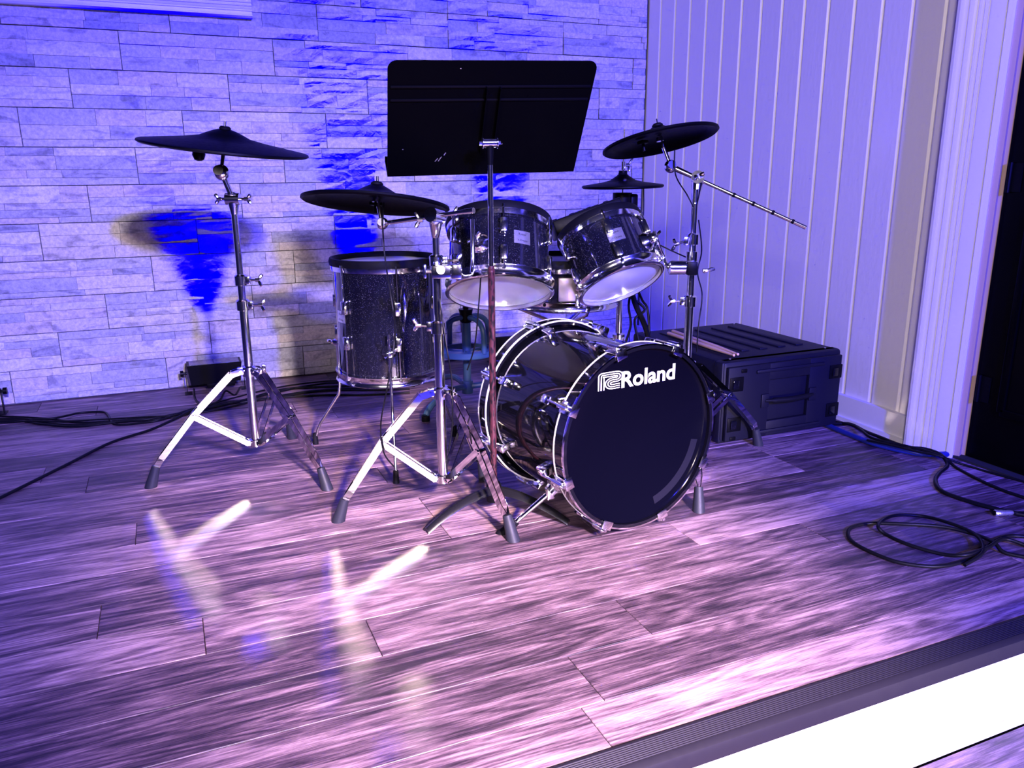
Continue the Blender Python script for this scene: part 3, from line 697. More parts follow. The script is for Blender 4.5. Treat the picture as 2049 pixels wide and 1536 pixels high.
def bracket(root, mt, R, P, H):
    """tom mount: round escutcheon with a wing screw, on the shell nearest P"""
    a = az_to(mt, P); q = mt.inverted() @ Vector(P); ca, sa = math.cos(a), math.sin(a); zc = min(max(q.z, 0.05), H-0.05)
    m = MB(mt); mm = Matrix(((0, -sa, ca, 0), (0, ca, sa, 0), (1, 0, 0, 0), (0, 0, 0, 1)))
    m.lathe([(0.0001, R), (0.027, R), (0.030, R+0.004), (0.026, R+0.012), (0.018, R+0.020), (0.016, R+0.032), (0.0001, R+0.034)], 24, Matrix(((0, -sa, ca, 0), (0, ca, sa, 0), (1, 0, 0, zc), (0, 0, 0, 1))))
    b = m.build('mount_bracket', 'chrome', root)
    k = MB(mt); p = Vector((ca*(R+0.036), sa*(R+0.036), zc)); wingnut(k, p, (ca, sa, 0), (-sa, ca, 0.6), 0.022); k.build('wing_screw', 'chrome', b)
    return b

def tom(label, bpx, tpx, D, R, H, theta, s, nl, ph, badge_px, mount):
    n = disc_normal(*bpx, theta, s); c = dep(*bpx, D); mt = mat_z(c, n, -FWD)
    t = thing('rack_tom', label, 'drum', c, 'rack toms')
    drum(t, mt, R, H, nl, ph)
    badge(t, mt, R, az_to(mt, dep(*badge_px, D-R)), H*0.56)
    bracket(t, mt, R, mount, H)
    return mt
mt = tom('larger black sparkle rack tom behind the music stand pole', (1000, 585), None, TOM_D, 0.146, 0.205, 0.5, -0.33, 6, 0.62, (1060, 485), TB1)
mt2 = tom('smaller black sparkle rack tom tilted to the right, above the kick drum', (1243, 568), None, 2.43, 0.124, 0.190, 23.0, -0.33, 5, 0.35, (1240, 470), TB2)
# floor tom
FX, FY = gz(787, 905).x, gz(787, 905).y
D_ = (Vector((FX, FY, 0.4))-CAM).dot(FWD)
zb, zt = pole_z(FX, FY, 748), pole_z(FX, FY, 520)
ft = thing('floor_tom', 'black sparkle floor tom standing on three bent chrome legs', 'drum', (FX, FY, 0))
mt3 = Matrix.Translation((FX, FY, zb)); FR = 0.166
vang = math.atan2(-FY, -FX)
drum(ft, mt3, FR, zt-zb, 6, vang+0.20)
badge(ft, mt3, FR, vang-1.08, (zt-zb)*0.56)
A = gz(632, 888); B = gz(793, 966)
for P in (A, B, None):
    if P is None:
        dA, dB = [math.atan2(q.y-FY, q.x-FX) for q in (A, B)]; a = (dA+dB)/2
        cand = [a, a+PI]; a = max(cand, key=lambda z: math.cos(z-0.4)); Rf = 0.27
    else: a = math.atan2(P.y-FY, P.x-FX); Rf = math.hypot(P.x-FX, P.y-FY)
    d = Vector((math.cos(a), math.sin(a), 0)); C0 = Vector((FX, FY, 0)); rr = FR+0.030
    top = zb+0.115 if P is B or P is None else zb+0.10
    Rf = max(Rf, rr+0.02)
    pts = [C0+d*rr+Vector((0, 0, top+0.06)), C0+d*rr+Vector((0, 0, zb-0.075)), C0+d*(rr+(Rf-rr)*0.85)+Vector((0, 0, 0.07)), C0+d*Rf+Vector((0, 0, 0.02))]
    out = [pts[0], pts[1]+Vector((0, 0, .02)), pts[1]-Vector((0, 0, .012))+d*0.006, pts[2]-d*0.008+Vector((0, 0, .012)), pts[2]+Vector((0, 0, -.012))+d*0.004, pts[3]]
    m = MB(); m.tube(out, 0.0052, 10); lg = m.build('leg', 'chrome', ft, smooth=60)
    m = MB(); m.cyl(C0+d*Rf, C0+d*Rf+Vector((0, 0, 0.042)), 0.0105, 12, 0.0085); m.build('rubber_foot', 'rubber', lg)
    m = MB(); bm2 = Matrix(((0, -d.y, d.x, FX), (0, d.x, d.y, FY), (1, 0, 0, top), (0, 0, 0, 1)))
    m.lathe([(0.0001, FR), (0.022, FR), (0.024, FR+0.006), (0.015, FR+0.024), (0.012, FR+0.040), (0.0001, FR+0.041)], 18, bm2); bk = m.build('leg_bracket', 'chrome', ft)
    m = MB(); wingnut(m, C0+d*(FR+0.045)+Vector((0, 0, top)), d, Vector((-d.y, d.x, 0.5)), 0.017); m.build('wing_screw', 'chrome', bk)

# snare behind the toms
SD = 2.70; sc_ = dep(1128, 606, SD)
sn = thing('snare_drum', 'black snare drum seen between the two rack toms', 'drum', sc_)
ms = Matrix.Translation(sc_); drum(sn, ms, 0.170, 0.145, 10, 0.1, sparkle_='gloss')
a = az_to(ms, dep(1134, 580, SD-0.17)); m = MB(ms); m.box((0.176*math.cos(a), 0.176*math.sin(a), 0.07), (0.010, 0.055, 0.075), Matrix.Rotation(a, 3, 'Z'), bev=0.003); m.build('sensor_plate', 'brushed', sn)
ss = thing('snare_stand', 'chrome basket stand under the snare drum', 'stand', (sc_.x, sc_.y, 0))
for i in range(3):
    a = 0.5+2*PI*i/3; d = Vector((math.cos(a), math.sin(a), 0)); C0 = Vector((sc_.x, sc_.y, 0))
    m = MB(); m.tube([C0+Vector((0, 0, sc_.z-0.08)), C0+d*0.17+Vector((0, 0, sc_.z-0.014)), C0+d*0.186+Vector((0, 0, sc_.z+0.012))], 0.006, 8); m.build('basket_arm', 'chrome', ss)
    m = MB(); m.tube([C0+Vector((0, 0, 0.24)), C0+d*0.22+Vector((0, 0, 0.012))], 0.007, 8); lg = m.build('leg', 'chrome', ss)
    m = MB(); m.cyl(C0+d*0.225, C0+d*0.215+Vector((0, 0, 0.03)), 0.011, 10); m.build('rubber_foot', 'rubber', lg)
m = MB(); m.cyl((sc_.x, sc_.y, 0.12), (sc_.x, sc_.y, sc_.z-0.06), 0.011, 14); m.build('pole_tube', 'chrome', ss)

# ------------------------------------------------------------------ kick drum
KC = Vector((1.0942, 1.70, 0.2718)); KA = 0.127; KR = 0.2515
kn = Vector((math.sin(KA), -math.cos(KA), 0)); ke = Vector((math.cos(KA), math.sin(KA), 0)); ku = Vector((0, 0, 1))
KM = mat_axes(KC, ke, ku, kn)     # local z towards the audience, front rim plane at z = 0
KD = 0.44
kd = thing('kick_drum', 'black gloss kick drum lying on its side, lettered front head facing the stage edge', 'drum', (KC.x, KC.y, 0))
RSH = KR-0.019
MB(KM).lathe([(RSH-0.006, -0.026), (RSH, -0.026), (RSH, -KD+0.026), (RSH-0.006, -KD+0.026)], 96, closed=True).build('shell', 'gloss', kd, smooth=40)
for nm, z0, z1 in (('front', -0.042, 0.0), ('rear', -KD, -KD+0.042)):
    h = MB(KM).lathe([(KR-0.012, z0), (KR-0.001, z0), (KR, z0+0.001), (KR, z1-0.001), (KR-0.001, z1), (KR-0.012, z1)], 96, closed=True).build('hoop', 'gloss', kd, smooth=40)
    for za in ((z0-0.0005, z0+0.004), (z1-0.0035, z1+0.0005)):
        hw = 'hoopwhite' if za[0] < z0 or nm == 'rear' else 'steel'
        MB(KM).lathe([(KR-0.003, za[0]), (KR+0.0012, za[0]), (KR+0.0012, za[1]), (KR-0.003, za[1])], 96, closed=True).build('hoop_edge', hw, h, smooth=40)
MB(KM).lathe([(0.0001, -0.018), (KR-0.022, -0.018), (KR-0.013, -0.010), (KR-0.0125, -0.022), (0.0001, -0.022)], 96).build('front_head', 'khead', kd, smooth=50)
MB(KM).lathe([(0.0001, -KD+0.018), (KR-0.012, -KD+0.016), (KR-0.012, -KD+0.022), (0.0001, -KD+0.022)], 96).build('rear_head', 'khead', kd, smooth=50)
# dark strip inside the front head
m = MB(KM); vs = []; fs = []; n = 14
for i in range(n+1):
    a = math.radians(-72+60*i/n)
    for r in (KR-0.058, KR-0.034): vs.append((r*math.cos(a), r*math.sin(a), -0.0172))
for i in range(n): fs.append((2*i, 2*i+2, 2*i+3, 2*i+1))
m.add(vs, fs).build('head_strip', 'case', kd, smooth=0, recalc=False)
# logo
vs, fs = text_mesh('Roland', 0.062, 0.0016)
xs = [v.x for v in vs]; x0, x1 = min(xs), max(xs)
Lq = KM.inverted() @ (CAM+(KC-kn*0.017-CAM)); 
def on_head(px, py):
    d = ray(px, py); t = ((KC-kn*0.0172)-CAM).dot(kn)/d.dot(kn); q = KM.inverted() @ (CAM+d*t); return q
pL, pR = on_head(1243, 775), on_head(1350, 755); hT = on_head(1247, 741)
sx = (pR.x-pL.x)/(x1-x0); cap = 0.062*0.73
sy = (hT.y-pL.y)/cap*0.97
m = MB(KM); m.add([(pL.x+(v.x-x0)*sx, pL.y+v.y*sy, -0.0171+0.0006) for v in vs], fs); m.build('brand_lettering', 'white', kd, smooth=0, recalc=False)
def offset_path(path, off):
    out = []
    for i, p in enumerate(path):
        a = path[max(i-1, 0)]; b = path[min(i+1, len(path)-1)]; d = (b-a).normalized(); out.append(p+Vector((-d.y, d.x))*off)
    return out
path = [Vector((0.17, 0.0)), Vector((0.17, 0.76))]+[Vector((0.23+0.06*math.cos(PI-i*PI/8), 0.80+0.06*math.sin(PI-i*PI/8))) for i in range(5)]
path += [Vector((0.86, 0.86))]+[Vector((0.86+0.17*math.sin(i*PI/10), 0.69+0.17*math.cos(i*PI/10))) for i in range(1, 11)]
path += [Vector((0.72, 0.52))]+[Vector((0.66-0.19*math.sin(i*PI/10), 0.33+0.19*math.cos(i*PI/10))) for i in range(0, 11)]+[Vector((1.02, 0.14))]
qL, qR, qT = on_head(1195, 783), on_head(1241, 775), on_head(1196, 747)
mw, mh = qR.x-qL.x, (qT.y-qL.y)*0.98
m = MB(KM)
for o_ in (-0.120, 0.0, 0.120):
    a = offset_path(path, o_-0.026); b = offset_path(path, o_+0.026)
    vs = []
    for p, q in zip(a, b): vs += [(qL.x+p.x*mw/1.05, qL.y+p.y*mh, -0.0165), (qL.x+q.x*mw/1.05, qL.y+q.y*mh, -0.0165)]
    m.add(vs, [(2*i, 2*i+2, 2*i+3, 2*i+1) for i in range(len(a)-1)])
m.build('brand_emblem', 'white', kd, smooth=0, recalc=False)
# claws
for rear in (False, True):
    for i in range(8):
        a = math.radians(22.5+45*i-4); ca, sa = math.cos(a), math.sin(a); rot = Matrix.Rotation(a, 3, 'Z')
        zf = 0.0 if not rear else -KD; s = 1 if not rear else -1
        m = MB(KM)
        m.box(((KR+0.003)*ca, (KR+0.003)*sa, zf-s*0.020), (0.004, 0.032, 0.046), rot, bev=0.001)
        m.box(((KR-0.005)*ca, (KR-0.005)*sa, zf+s*0.0035), (0.024, 0.032, 0.004), rot, bev=0.001)
        m.cyl(((KR+0.010)*ca, (KR+0.010)*sa, zf-s*0.044), ((KR+0.010)*ca, (KR+0.010)*sa, zf-s*0.004), 0.0082, 12)
        m.cyl(((KR+0.010)*ca, (KR+0.010)*sa, zf-s*0.004), ((KR+0.010)*ca, (KR+0.010)*sa, zf+s*0.006), 0.0045, 8)
        cl = m.build('claw', 'chrome', kd)
        m = MB(KM); m.cyl(((KR+0.010)*ca, (KR+0.010)*sa, zf-s*0.095), ((KR+0.010)*ca, (KR+0.010)*sa, zf-s*0.03), 0.0032, 8); m.build('tension_rod', 'chrome', cl)
        m = MB(KM); rr = RSH+0.013; m.box((rr*ca, rr*sa, zf-s*0.110), (0.032, 0.025, 0.038), rot, bev=0.005); m.build('lug', 'chrome', cl)
# spurs
for s in (-1, 1):
    a = math.radians(-90+s*52); base = KM @ Vector((RSH*math.cos(a), RSH*math.sin(a), -0.135))
    d = (KM.to_3x3() @ Vector((math.cos(a), math.sin(a), 0))).normalized()
    foot = gz(1006, 1066) if s < 0 else KM @ Vector((0.27, -KC.z, -0.16))
    foot = Vector((foot.x, foot.y, 0))
    hub = base+d*0.022
    m = MB(); m.tube([hub+(hub-foot).normalized()*0.035, foot+(hub-foot).normalized()*0.03], 0.0072, 12); sp = m.build('spur', 'steel', kd)
    m = MB(); m.lathe([(0.0001, 0), (0.026, 0), (0.027, 0.004), (0.020, 0.010), (0.018, 0.026), (0.0001, 0.028)], 24, mat_z(base-d*0.002, d)); m.box(hub, (0.022, 0.022, 0.034), bev=0.003); m.build('spur_bracket', 'chrome', sp)
    m = MB(); wingnut(m, hub-RT*0.02*(-s)*-1+(-RT*0.012 if s < 0 else RT*0.012), RT*s, UP, 0.02); m.build('wing_screw', 'chrome', sp)
    m = MB(); frustum(m, foot, 0.014, foot+(hub-foot).normalized()*0.05, 0.011, 14); m.build('rubber_tip', 'rubber', sp)

# ------------------------------------------------------------------ hi-hat
HD = 2.98; hc = dep(1246, 366, HD); hx, hy = hc.x, hc.y
hs = thing('hihat_stand', 'chrome and black hi-hat stand at the wall corner behind the right tom', 'stand', (hx, hy, 0))
m = MB(); m.cyl((hx, hy, 0.10), (hx, hy, hc.z-0.16), 0.0125, 16); m.build('pole_tube', 'chrome', hs)
m = MB(); m.cyl((hx, hy, hc.z-0.17), (hx, hy, proj and pole_z(hx, hy, 258)), 0.0035, 10); m.build('pull_rod', 'chrome', hs)
for i in range(3):
    a = 0.9+2*PI*i/3; d = Vector((math.cos(a), math.sin(a), 0)); C0 = Vector((hx, hy, 0))
    m = MB(); side = Vector((-d.y, d.x, 0)); m.bar(C0+d*0.018+Vector((0, 0, 0.32)), C0+d*0.26+Vector((0, 0, 0.02)), 0.018, 0.012, side); lg = m.build('leg', 'chrome', hs)
    m = MB(); m.bar(C0+d*0.14+Vector((0, 0, 0.165)), C0+d*0.018+Vector((0, 0, 0.11)), 0.014, 0.008, side); m.build('brace', 'chrome', lg)
    m = MB(); frustum(m, C0+d*0.275, 0.017, C0+d*0.255+Vector((0, 0, 0.05)), 0.013, 14); m.build('rubber_foot', 'rubber', lg)
m = MB(); m.lathe([(0.014, 0.30), (0.024, 0.305), (0.024, 0.335), (0.014, 0.34)], 18, Matrix.Translation((hx, hy, 0))); m.build('tripod_collar', 'chrome', hs)
m = MB(); m.cyl((hx, hy, hc.z-0.16), (hx, hy, hc.z-0.035), 0.036, 20); m.box((hx+0.034, hy-0.01, hc.z-0.09), (0.03, 0.05, 0.10), bev=0.006); m.build('sensor_block', 'black', hs)
m = MB(); p = Vector((hx, hy, pole_z(hx, hy, 330))); m.cyl(p-Vector((0, 0, 0.018)), p+Vector((0, 0, 0.012)), 0.009, 12); wingnut(m, p+RT*0.016, RT, UP*1.0+RT*0.3, 0.024); m.build('clutch', 'chrome', hs)
m = MB(); m.cyl(hc+Vector((0, 0, 0.022)), hc+Vector((0, 0, 0.045)), 0.016, 14); m.build('clutch_felt', 'black', hs)
cymbal('small level hi-hat pad on the stand in front of the wall corner', hc+Vector((0, 0, 0.002)), disc_normal(1246, 366, 1.2, 0.03), 0.152, 0.042, 0.016)
# black cable tree hanging down beside the hi-hat stand
for i, pl in enumerate([[(1262, 575), (1272, 610), (1290, 650), (1302, 690)], [(1266, 570), (1258, 610), (1262, 650), (1250, 690)], [(1270, 565), (1285, 600), (1296, 620), (1300, 680)], [(1255, 590), (1290, 618), (1270, 640), (1280, 690)]]):
    m = MB(); m.tube(smoothpath([dep(x, y, HD-0.12) for x, y in pl], 6), 0.0045 if i else 0.010, 8)
    tag(m.build('cable', 'cable'), ['thick black cable loom hanging beside the hi-hat stand', 'thin black cable hanging left of the loom at the hi-hat stand', 'thin black cable hanging right of the loom at the hi-hat stand', 'thin black cable looping across the loom at the hi-hat stand'][i], 'cable', 'cables at the hi-hat stand')

# sound module on an arm
md = dep(1172, 440, 2.62)
nm_ = disc_normal(1172, 440, 20, -0.06); mm = mat_z(md, nm_, -FWD)
so = thing('sound_module', 'black wedge-shaped sound module behind the smaller rack tom', 'module', md)
m = MB(mm); m.box((0, 0, 0), (0.23, 0.17, 0.055), bev=0.006); m.build('housing', 'black', so)
m = MB(mm); m.box((0, 0, 0.030), (0.10, 0.06, 0.006), bev=0.001); m.build('screen', 'gloss', so)
m = MB(mm)
for i in range(4): m.cyl((-0.09+i*0.06, -0.055, 0.026), (-0.09+i*0.06, -0.055, 0.040), 0.008, 12)
m.build('knob', 'rubber', so)
m = MB(); m.tube([md, Vector((md.x, md.y, md.z-0.10)), Vector((hx, hy, md.z-0.16))], 0.009, 10); m.build('mount_arm', 'black', so)
m = MB(); m.tube(smoothpath([dep(1207, 415, 2.75), dep(1208, 405, 2.75), dep(1216, 402, 2.75), dep(1224, 406, 2.75), dep(1223, 414, 2.75)], 5), 0.0014, 6); m.build('plug_lead', 'cable', so)

# ------------------------------------------------------------------ stool behind the toms
sg = gz(936, 806); TX, TY = sg.x, sg.y
D_ = (Vector((TX, TY, 0.3))-CAM).dot(FWD)
sto = thing('stool', 'blue metal pedestal stool with foot ring, behind the music stand pole', 'stool', (TX, TY, 0))
zr, zh = pole_z(TX, TY, 698), pole_z(TX, TY, 632)
C0 = Vector((TX, TY, 0))
m = MB(); m.cyl(C0+Vector((0, 0, 0.055)), C0+Vector((0, 0, zr)), 0.0165, 16); m.cyl(C0+Vector((0, 0, zr)), C0+Vector((0, 0, zh)), 0.019, 16); m.build('post', 'stoolblue', sto)
m = MB(); m.lathe([(0.09, zr-0.022), (0.115, zr-0.022), (0.118, zr-0.018), (0.118, zr+0.004), (0.09, zr+0.006)], 40, Matrix.Translation(C0), closed=True); 
for i in range(3):
    a = 0.4+2*PI*i/3; d = Vector((math.cos(a), math.sin(a), 0)); m.bar(C0+d*0.01+Vector((0, 0, zr-0.008)), C0+d*0.095+Vector((0, 0, zr-0.008)), 0.016, 0.008, (0, 0, 1))
m.build('foot_ring', 'stoolblue', sto)
for i in range(4):
    a = vang+0.55+i*PI/2; d = Vector((math.cos(a), math.sin(a), 0)); m = MB()
    m.tube(smoothpath([C0+d*0.012+Vector((0, 0, zh-0.004)), C0+d*0.07+Vector((0, 0, zh-0.008)), C0+d*0.112+Vector((0, 0, zh-0.045)), C0+d*0.118+Vector((0, 0, zr))], 6), 0.011, 10); m.build('arch_arm', 'stoolblue', sto)
m = MB(); m.lathe([(0.016, zh-0.03), (0.026, zh-0.02), (0.026, zh+0.01), (0.03, zh+0.03)], 16, Matrix.Translation(C0)); m.build('hub', 'black', sto)
zs_ = pole_z(TX, TY, 548)
m = MB(); m.cyl(C0+Vector((0, 0, zh)), C0+Vector((0, 0, zs_)), 0.012, 12); m.build('seat_tube', 'black', sto)
m = MB(); m.lathe([(0.0001, zs_), (0.11, zs_+0.002), (0.125, zs_+0.012), (0.125, zs_+0.03), (0.11, zs_+0.042), (0.0001, zs_+0.045)], 40, Matrix.Translation(C0)); m.build('seat', 'black', sto)
fdir = gz(852, 842); d0 = math.atan2(fdir.y-TY, fdir.x-TX); Rl = math.hypot(fdir.x-TX, fdir.y-TY)
Rl = min(Rl, 0.30)
for i in range(3):
    a = d0+2*PI*i/3; d = Vector((math.cos(a), math.sin(a), 0)); m = MB()
    m.tube(smoothpath([C0+d*0.012+Vector((0, 0, 0.075)), C0+d*Rl*0.45+Vector((0, 0, 0.085)), C0+d*Rl*0.85+Vector((0, 0, 0.055)), C0+d*Rl+Vector((0, 0, 0.022))], 6), 0.013, 10); lg = m.build('leg', 'stoolblue', sto)
    m = MB(); m.cyl(C0+d*Rl, C0+d*Rl+Vector((0, 0, 0.022)), 0.017, 12); m.build('rubber_foot', 'rubber', lg)
m = MB(); m.cyl(C0+Vector((0, 0, 0.045)), C0+Vector((0, 0, 0.10)), 0.024, 16); m.build('base_hub', 'stoolblue', sto)

# ------------------------------------------------------------------ music stand
DC = Vector((0.783, 1.975, 1.076)); az, ti, ro = -0.155, 0.668, 0.025; DW, DH = 0.51, 0.33
e1 = Vector((math.cos(az), math.sin(az), 0)); n0 = Vector((math.sin(az), -math.cos(az), 0)); v0 = Vector((0, 0, 1))*math.cos(ti)+n0*math.sin(ti)
da = e1*math.cos(ro)+v0*math.sin(ro); db = -e1*math.sin(ro)+v0*math.cos(ro); dn = da.cross(db)
DM_ = mat_axes(DC, da, db, dn)      # local z towards the viewer (back of the desk)
HX, HY = gz(989, 1026).x, gz(989, 1026).y
mu = thing('music_stand', 'black music stand with a scuffed desk and a worn maroon pole', 'music stand', (HX, HY, 0))
def rrect(w_, h_, r, both=False):
    P = [(-w_/2, -h_/2), (w_/2, -h_/2)]
    for cx_, a0 in ((w_/2-r, 0), (-w_/2+r, PI/2)): P += [(cx_+r*math.cos(a0+i*PI/12), h_/2-r+r*math.sin(a0+i*PI/12)) for i in range(7)]
    return P
desk = MB(DM_).prism(rrect(DW, DH, 0.022), 0.002).build('desk', 'desk', mu, smooth=20)
m = MB(DM_); m.box((0, -DH/2+0.001, -0.030), (DW, 0.002, 0.062)); m.box((0, -DH/2+0.008, -0.061), (DW, 0.016, 0.002)); m.build('lip', 'desk', desk)
for yy in (0.098, 0.062):
    m = MB(DM_); m.box((0, yy, 0.0035), (DW-0.012, 0.007, 0.005), bev=0.002); m.build('stiffening_rib', 'black', desk)
for sx_ in (-0.017, 0.017):
    m = MB(DM_); m.box((sx_, 0.005, 0.010), (0.0025, 0.19, 0.018)); m.build('bracket_flange', 'desk', desk)
m = MB(DM_); m.box((0, 0.005, 0.003), (0.034, 0.19, 0.003)); m.build('bracket_plate', 'desk', desk)
# bright scratches
for (px, py, L, a) in ((873, 320, 0.012, 55), (880, 318, 0.016, 60), (890, 308, 0.009, 62), (922, 137, 0.003, 0), (1004, 288, 0.004, 30), (806, 299, 0.003, 0)):
    d = ray(px, py); t = (DC+dn*0.0022-CAM).dot(dn)/d.dot(dn); q = DM_.inverted() @ (CAM+d*t)
    m = MB(DM_); m.box((q.x, q.y, 0.0022), (L, 0.0022, 0.0006), Matrix.Rotation(math.radians(a), 3, 'Z')); m.build('scratch', 'badge', desk)
pv = dep(980, 286, (DC-CAM).dot(FWD)-0.03); pv = Vector((HX+(pv.x-HX)*1.0, HY+(pv.y-HY)*1.0, pv.z))
m = MB(); m.cyl(pv-da*0.016, pv+da*0.016, 0.0115, 18); m.build('tilt_hinge', 'chrome', mu)
for s in (-1, 1):
    m = MB(); m.cyl(pv+da*s*0.017, pv+da*s*0.0195, 0.0145, 18); m.cyl(pv+da*s*0.019, pv+da*s*0.027, 0.006, 10); m.build('hinge_bolt', 'chrome', mu)
def pp(py):       # point on the (slightly leaning) pole at an image row
    z = pole_z(HX, HY, py); b = Vector((HX, HY, 0.06)); t = (z-0.06)/(pv.z-0.06); return b+(pv-b)*t
m = MB(); m.cyl(pp(330), pv-Vector((0, 0, 0.006)), 0.0075, 14, 0.0105); m.build('pole_neck', 'black', mu)
m = MB(); m.cyl(pp(548), pp(322), 0.0072, 16); m.build('upper_pole', 'chrome', mu)
m = MB(); m.cyl(pp(980), pp(532), 0.0092, 16); m.cyl(pp(540), pp(528), 0.0098, 16, 0.0075); m.build('lower_pole', 'worn', mu)
m = MB(); m.lathe([(0.012, 0.035), (0.022, 0.04), (0.024, 0.075), (0.018, 0.095), (0.011, 0.098)], 20, Matrix.Translation((HX, HY, 0))); m.build('base_hub', 'black', mu)
m = MB(); m.cyl(Vector((HX, HY, 0.066))-FWD*0.02+RT*0.014, Vector((HX, HY, 0.066))-FWD*0.034+RT*0.02, 0.006, 12); m.build('hub_screw', 'brass', mu)
tipL, tipR = gz(853, 1066), gz(1138, 1048); tipB = Vector((HX, HY, 0))*3-tipL-tipR; tipB = Vector((HX, HY, 0))+(tipB-Vector((HX, HY, 0))).normalized()*0.25
for tip in (tipL, tipR, tipB):
    C0 = Vector((HX, HY, 0)); d = tip-C0; d.z = 0; R = d.length; d.normalize(); side = Vector((-d.y, d.x, 0))
    # curved blade leg: sheet metal with a folded bright lower edge
    vs = []; fs = []; n = 14
    for i in range(n+1):
        t = i/n; r = 0.012+(R-0.012)*t; zc = 0.066*math.cos(t*PI/2)**0.9+0.004; hw = 0.019-0.006*t
        for a_, zz in ((-hw, -0.004), (-hw*0.55, 0.012), (0, 0.016), (hw*0.55, 0.012), (hw, -0.004), (hw*0.8, -0.004), (0, 0.011), (-hw*0.8, -0.004)):
            vs.append(C0+d*r+side*a_+Vector((0, 0, max(0.0005, zc+zz*(1-0.35*t)))))
    for i in range(n):
        for j in range(8): fs.append((i*8+j, i*8+(j+1) % 8, (i+1)*8+(j+1) % 8, (i+1)*8+j))
    fs += [tuple(range(7, -1, -1)), tuple(range(n*8, n*8+8))]
    MB().add(vs, fs).build('leg', 'wornleg', mu, smooth=50)

# ------------------------------------------------------------------ rack case with drumsticks
cfl, cfr = gz(1437, 893), gz(1668, 855)
CX0, CX1, CY0 = 1.735, 2.270, 2.192; CZ = 0.306; CY1 = 2.80
rc = thing('rack_case', 'black moulded rack case with recessed handle against the grooved wall', 'case', ((CX0+CX1)/2, (CY0+CY1)/2, 0))
cxm, cym_ = (CX0+CX1)/2, (CY0+CY1)/2
m = MB(); m.box((cxm, cym_, CZ/2+0.004), (CX1-CX0, CY1-CY0, CZ-0.008), bev=0.016); body = m.build('body', 'case', rc, smooth=40)
m = MB(); m.box((cxm, CY0+0.030, CZ/2+0.002), (CX1-CX0+0.010, 0.050, CZ-0.004), bev=0.014); lid = m.build('front_lid', 'case', rc, smooth=40)
# front face: panel frame with a real recess around the handle
fw = CX1-CX0
def fbox(mb, u0, u1, v0, v1, d0, d1, bev=0.003): mb.box((CX0+(u0+u1)/2*fw, CY0+0.005-(d0+d1)/2, (v0+v1)/2*CZ), ((u1-u0)*fw, d1-d0, (v1-v0)*CZ), bev=bev)
m = MB(); fbox(m, 0.02, 0.36, 0.06, 0.94, 0, 0.020); m.build('face_panel', 'case', lid)
m = MB(); fbox(m, 0.70, 0.98, 0.06, 0.94, 0, 0.020); m.build('face_panel', 'case', lid)
m = MB(); fbox(m, 0.355, 0.705, 0.74, 0.94, 0, 0.020); m.build('face_panel', 'case', lid)
m = MB(); fbox(m, 0.355, 0.705, 0.06, 0.24, 0, 0.020); m.build('face_panel', 'case', lid)
for v in (0.86, 0.12):
    m = MB(); fbox(m, 0.24, 0.82, v-0.022, v+0.022, 0.018, 0.027, 0.004); m.build('face_rib', 'case', lid)
m = MB(); pa = Vector((CX0+0.36*fw-0.018, CY0-0.018, CZ*0.50)); pb_ = Vector((CX0+0.70*fw+0.018, CY0-0.018, CZ*0.50))
m.tube(smoothpath([pa, pa+Vector((0.03, -0.010, 0)), (pa+pb_)/2+Vector((0, -0.020, 0)), pb_+Vector((-0.03, -0.010, 0)), pb_], 6), [0.006]*6+[0.010]*13+[0.006]*6, 10)
hd = m.build('handle', 'rubber', lid)
for p in (pa, pb_): m = MB(); m.box(p+Vector((0, 0.002, 0)), (0.034, 0.010, 0.050), bev=0.003); m.build('handle_mount', 'case', hd)
for u in (0.085, 0.93):
    for v in (0.74, 0.26):
        m = MB(); fbox(m, u-0.055, u+0.055, v-0.085, v+0.085, 0.018, 0.023, 0.002); lt_ = m.build('latch', 'black', lid)
        m = MB(); fbox(m, u-0.035, u+0.01, v-0.05, v+0.05, 0.022, 0.029, 0.002); m.build('latch_lever', 'gloss', lt_)
for u, v in ((0.14, 0.89), (0.08, 0.09)):
    m = MB(); fbox(m, u-0.022, u+0.022, v-0.022, v+0.022, 0.018, 0.024, 0.002); m.build('rivet_plate', 'black', lid)
for i in range(5):
    xx = CX0+0.10+i*0.085; m = MB(); m.box((xx, cym_+0.02, CZ+0.001), (0.036, (CY1-CY0)*0.68, 0.010), bev=0.004); m.build('top_rib', 'case', body)
for xx, yy in ((CX0+0.05, CY0+0.035), (CX1-0.05, CY0+0.035), (CX0+0.04, CY1-0.03), (CX1-0.04, CY1-0.03)):
    m = MB(); m.cyl((xx, yy, CZ-0.002), (xx, yy, CZ+0.0025), 0.004, 10); m.build('rivet', 'badge', body)
stick_z = CZ+0.0065
def stick(name_lab, p0, p1, z):
    a = gz(*p0, z); b = gz(*p1, z); d = (b-a).normalized(); L = (b-a).length
    prof = [(0.0001, 0), (0.0052, 0.002), (0.0072, 0.008), (0.0072, L*0.72), (0.0042, L-0.022), (0.0034, L-0.013), (0.0050, L-0.008), (0.0046, L-0.003), (0.0001, L)]
    m = MB(); m.lathe(prof, 14, mat_z(a, d)); return tag(m.build('drumstick', 'stick'), name_lab, 'drumstick', 'drumsticks on the rack case')
stick('drumstick nearer the kick drum, lying on the rack case', (1336, 666), (1470, 711), stick_z+0.0075)
stick('drumstick reaching farther right, beside its twin on the rack case', (1345, 662), (1478, 709), stick_z+0.0078)

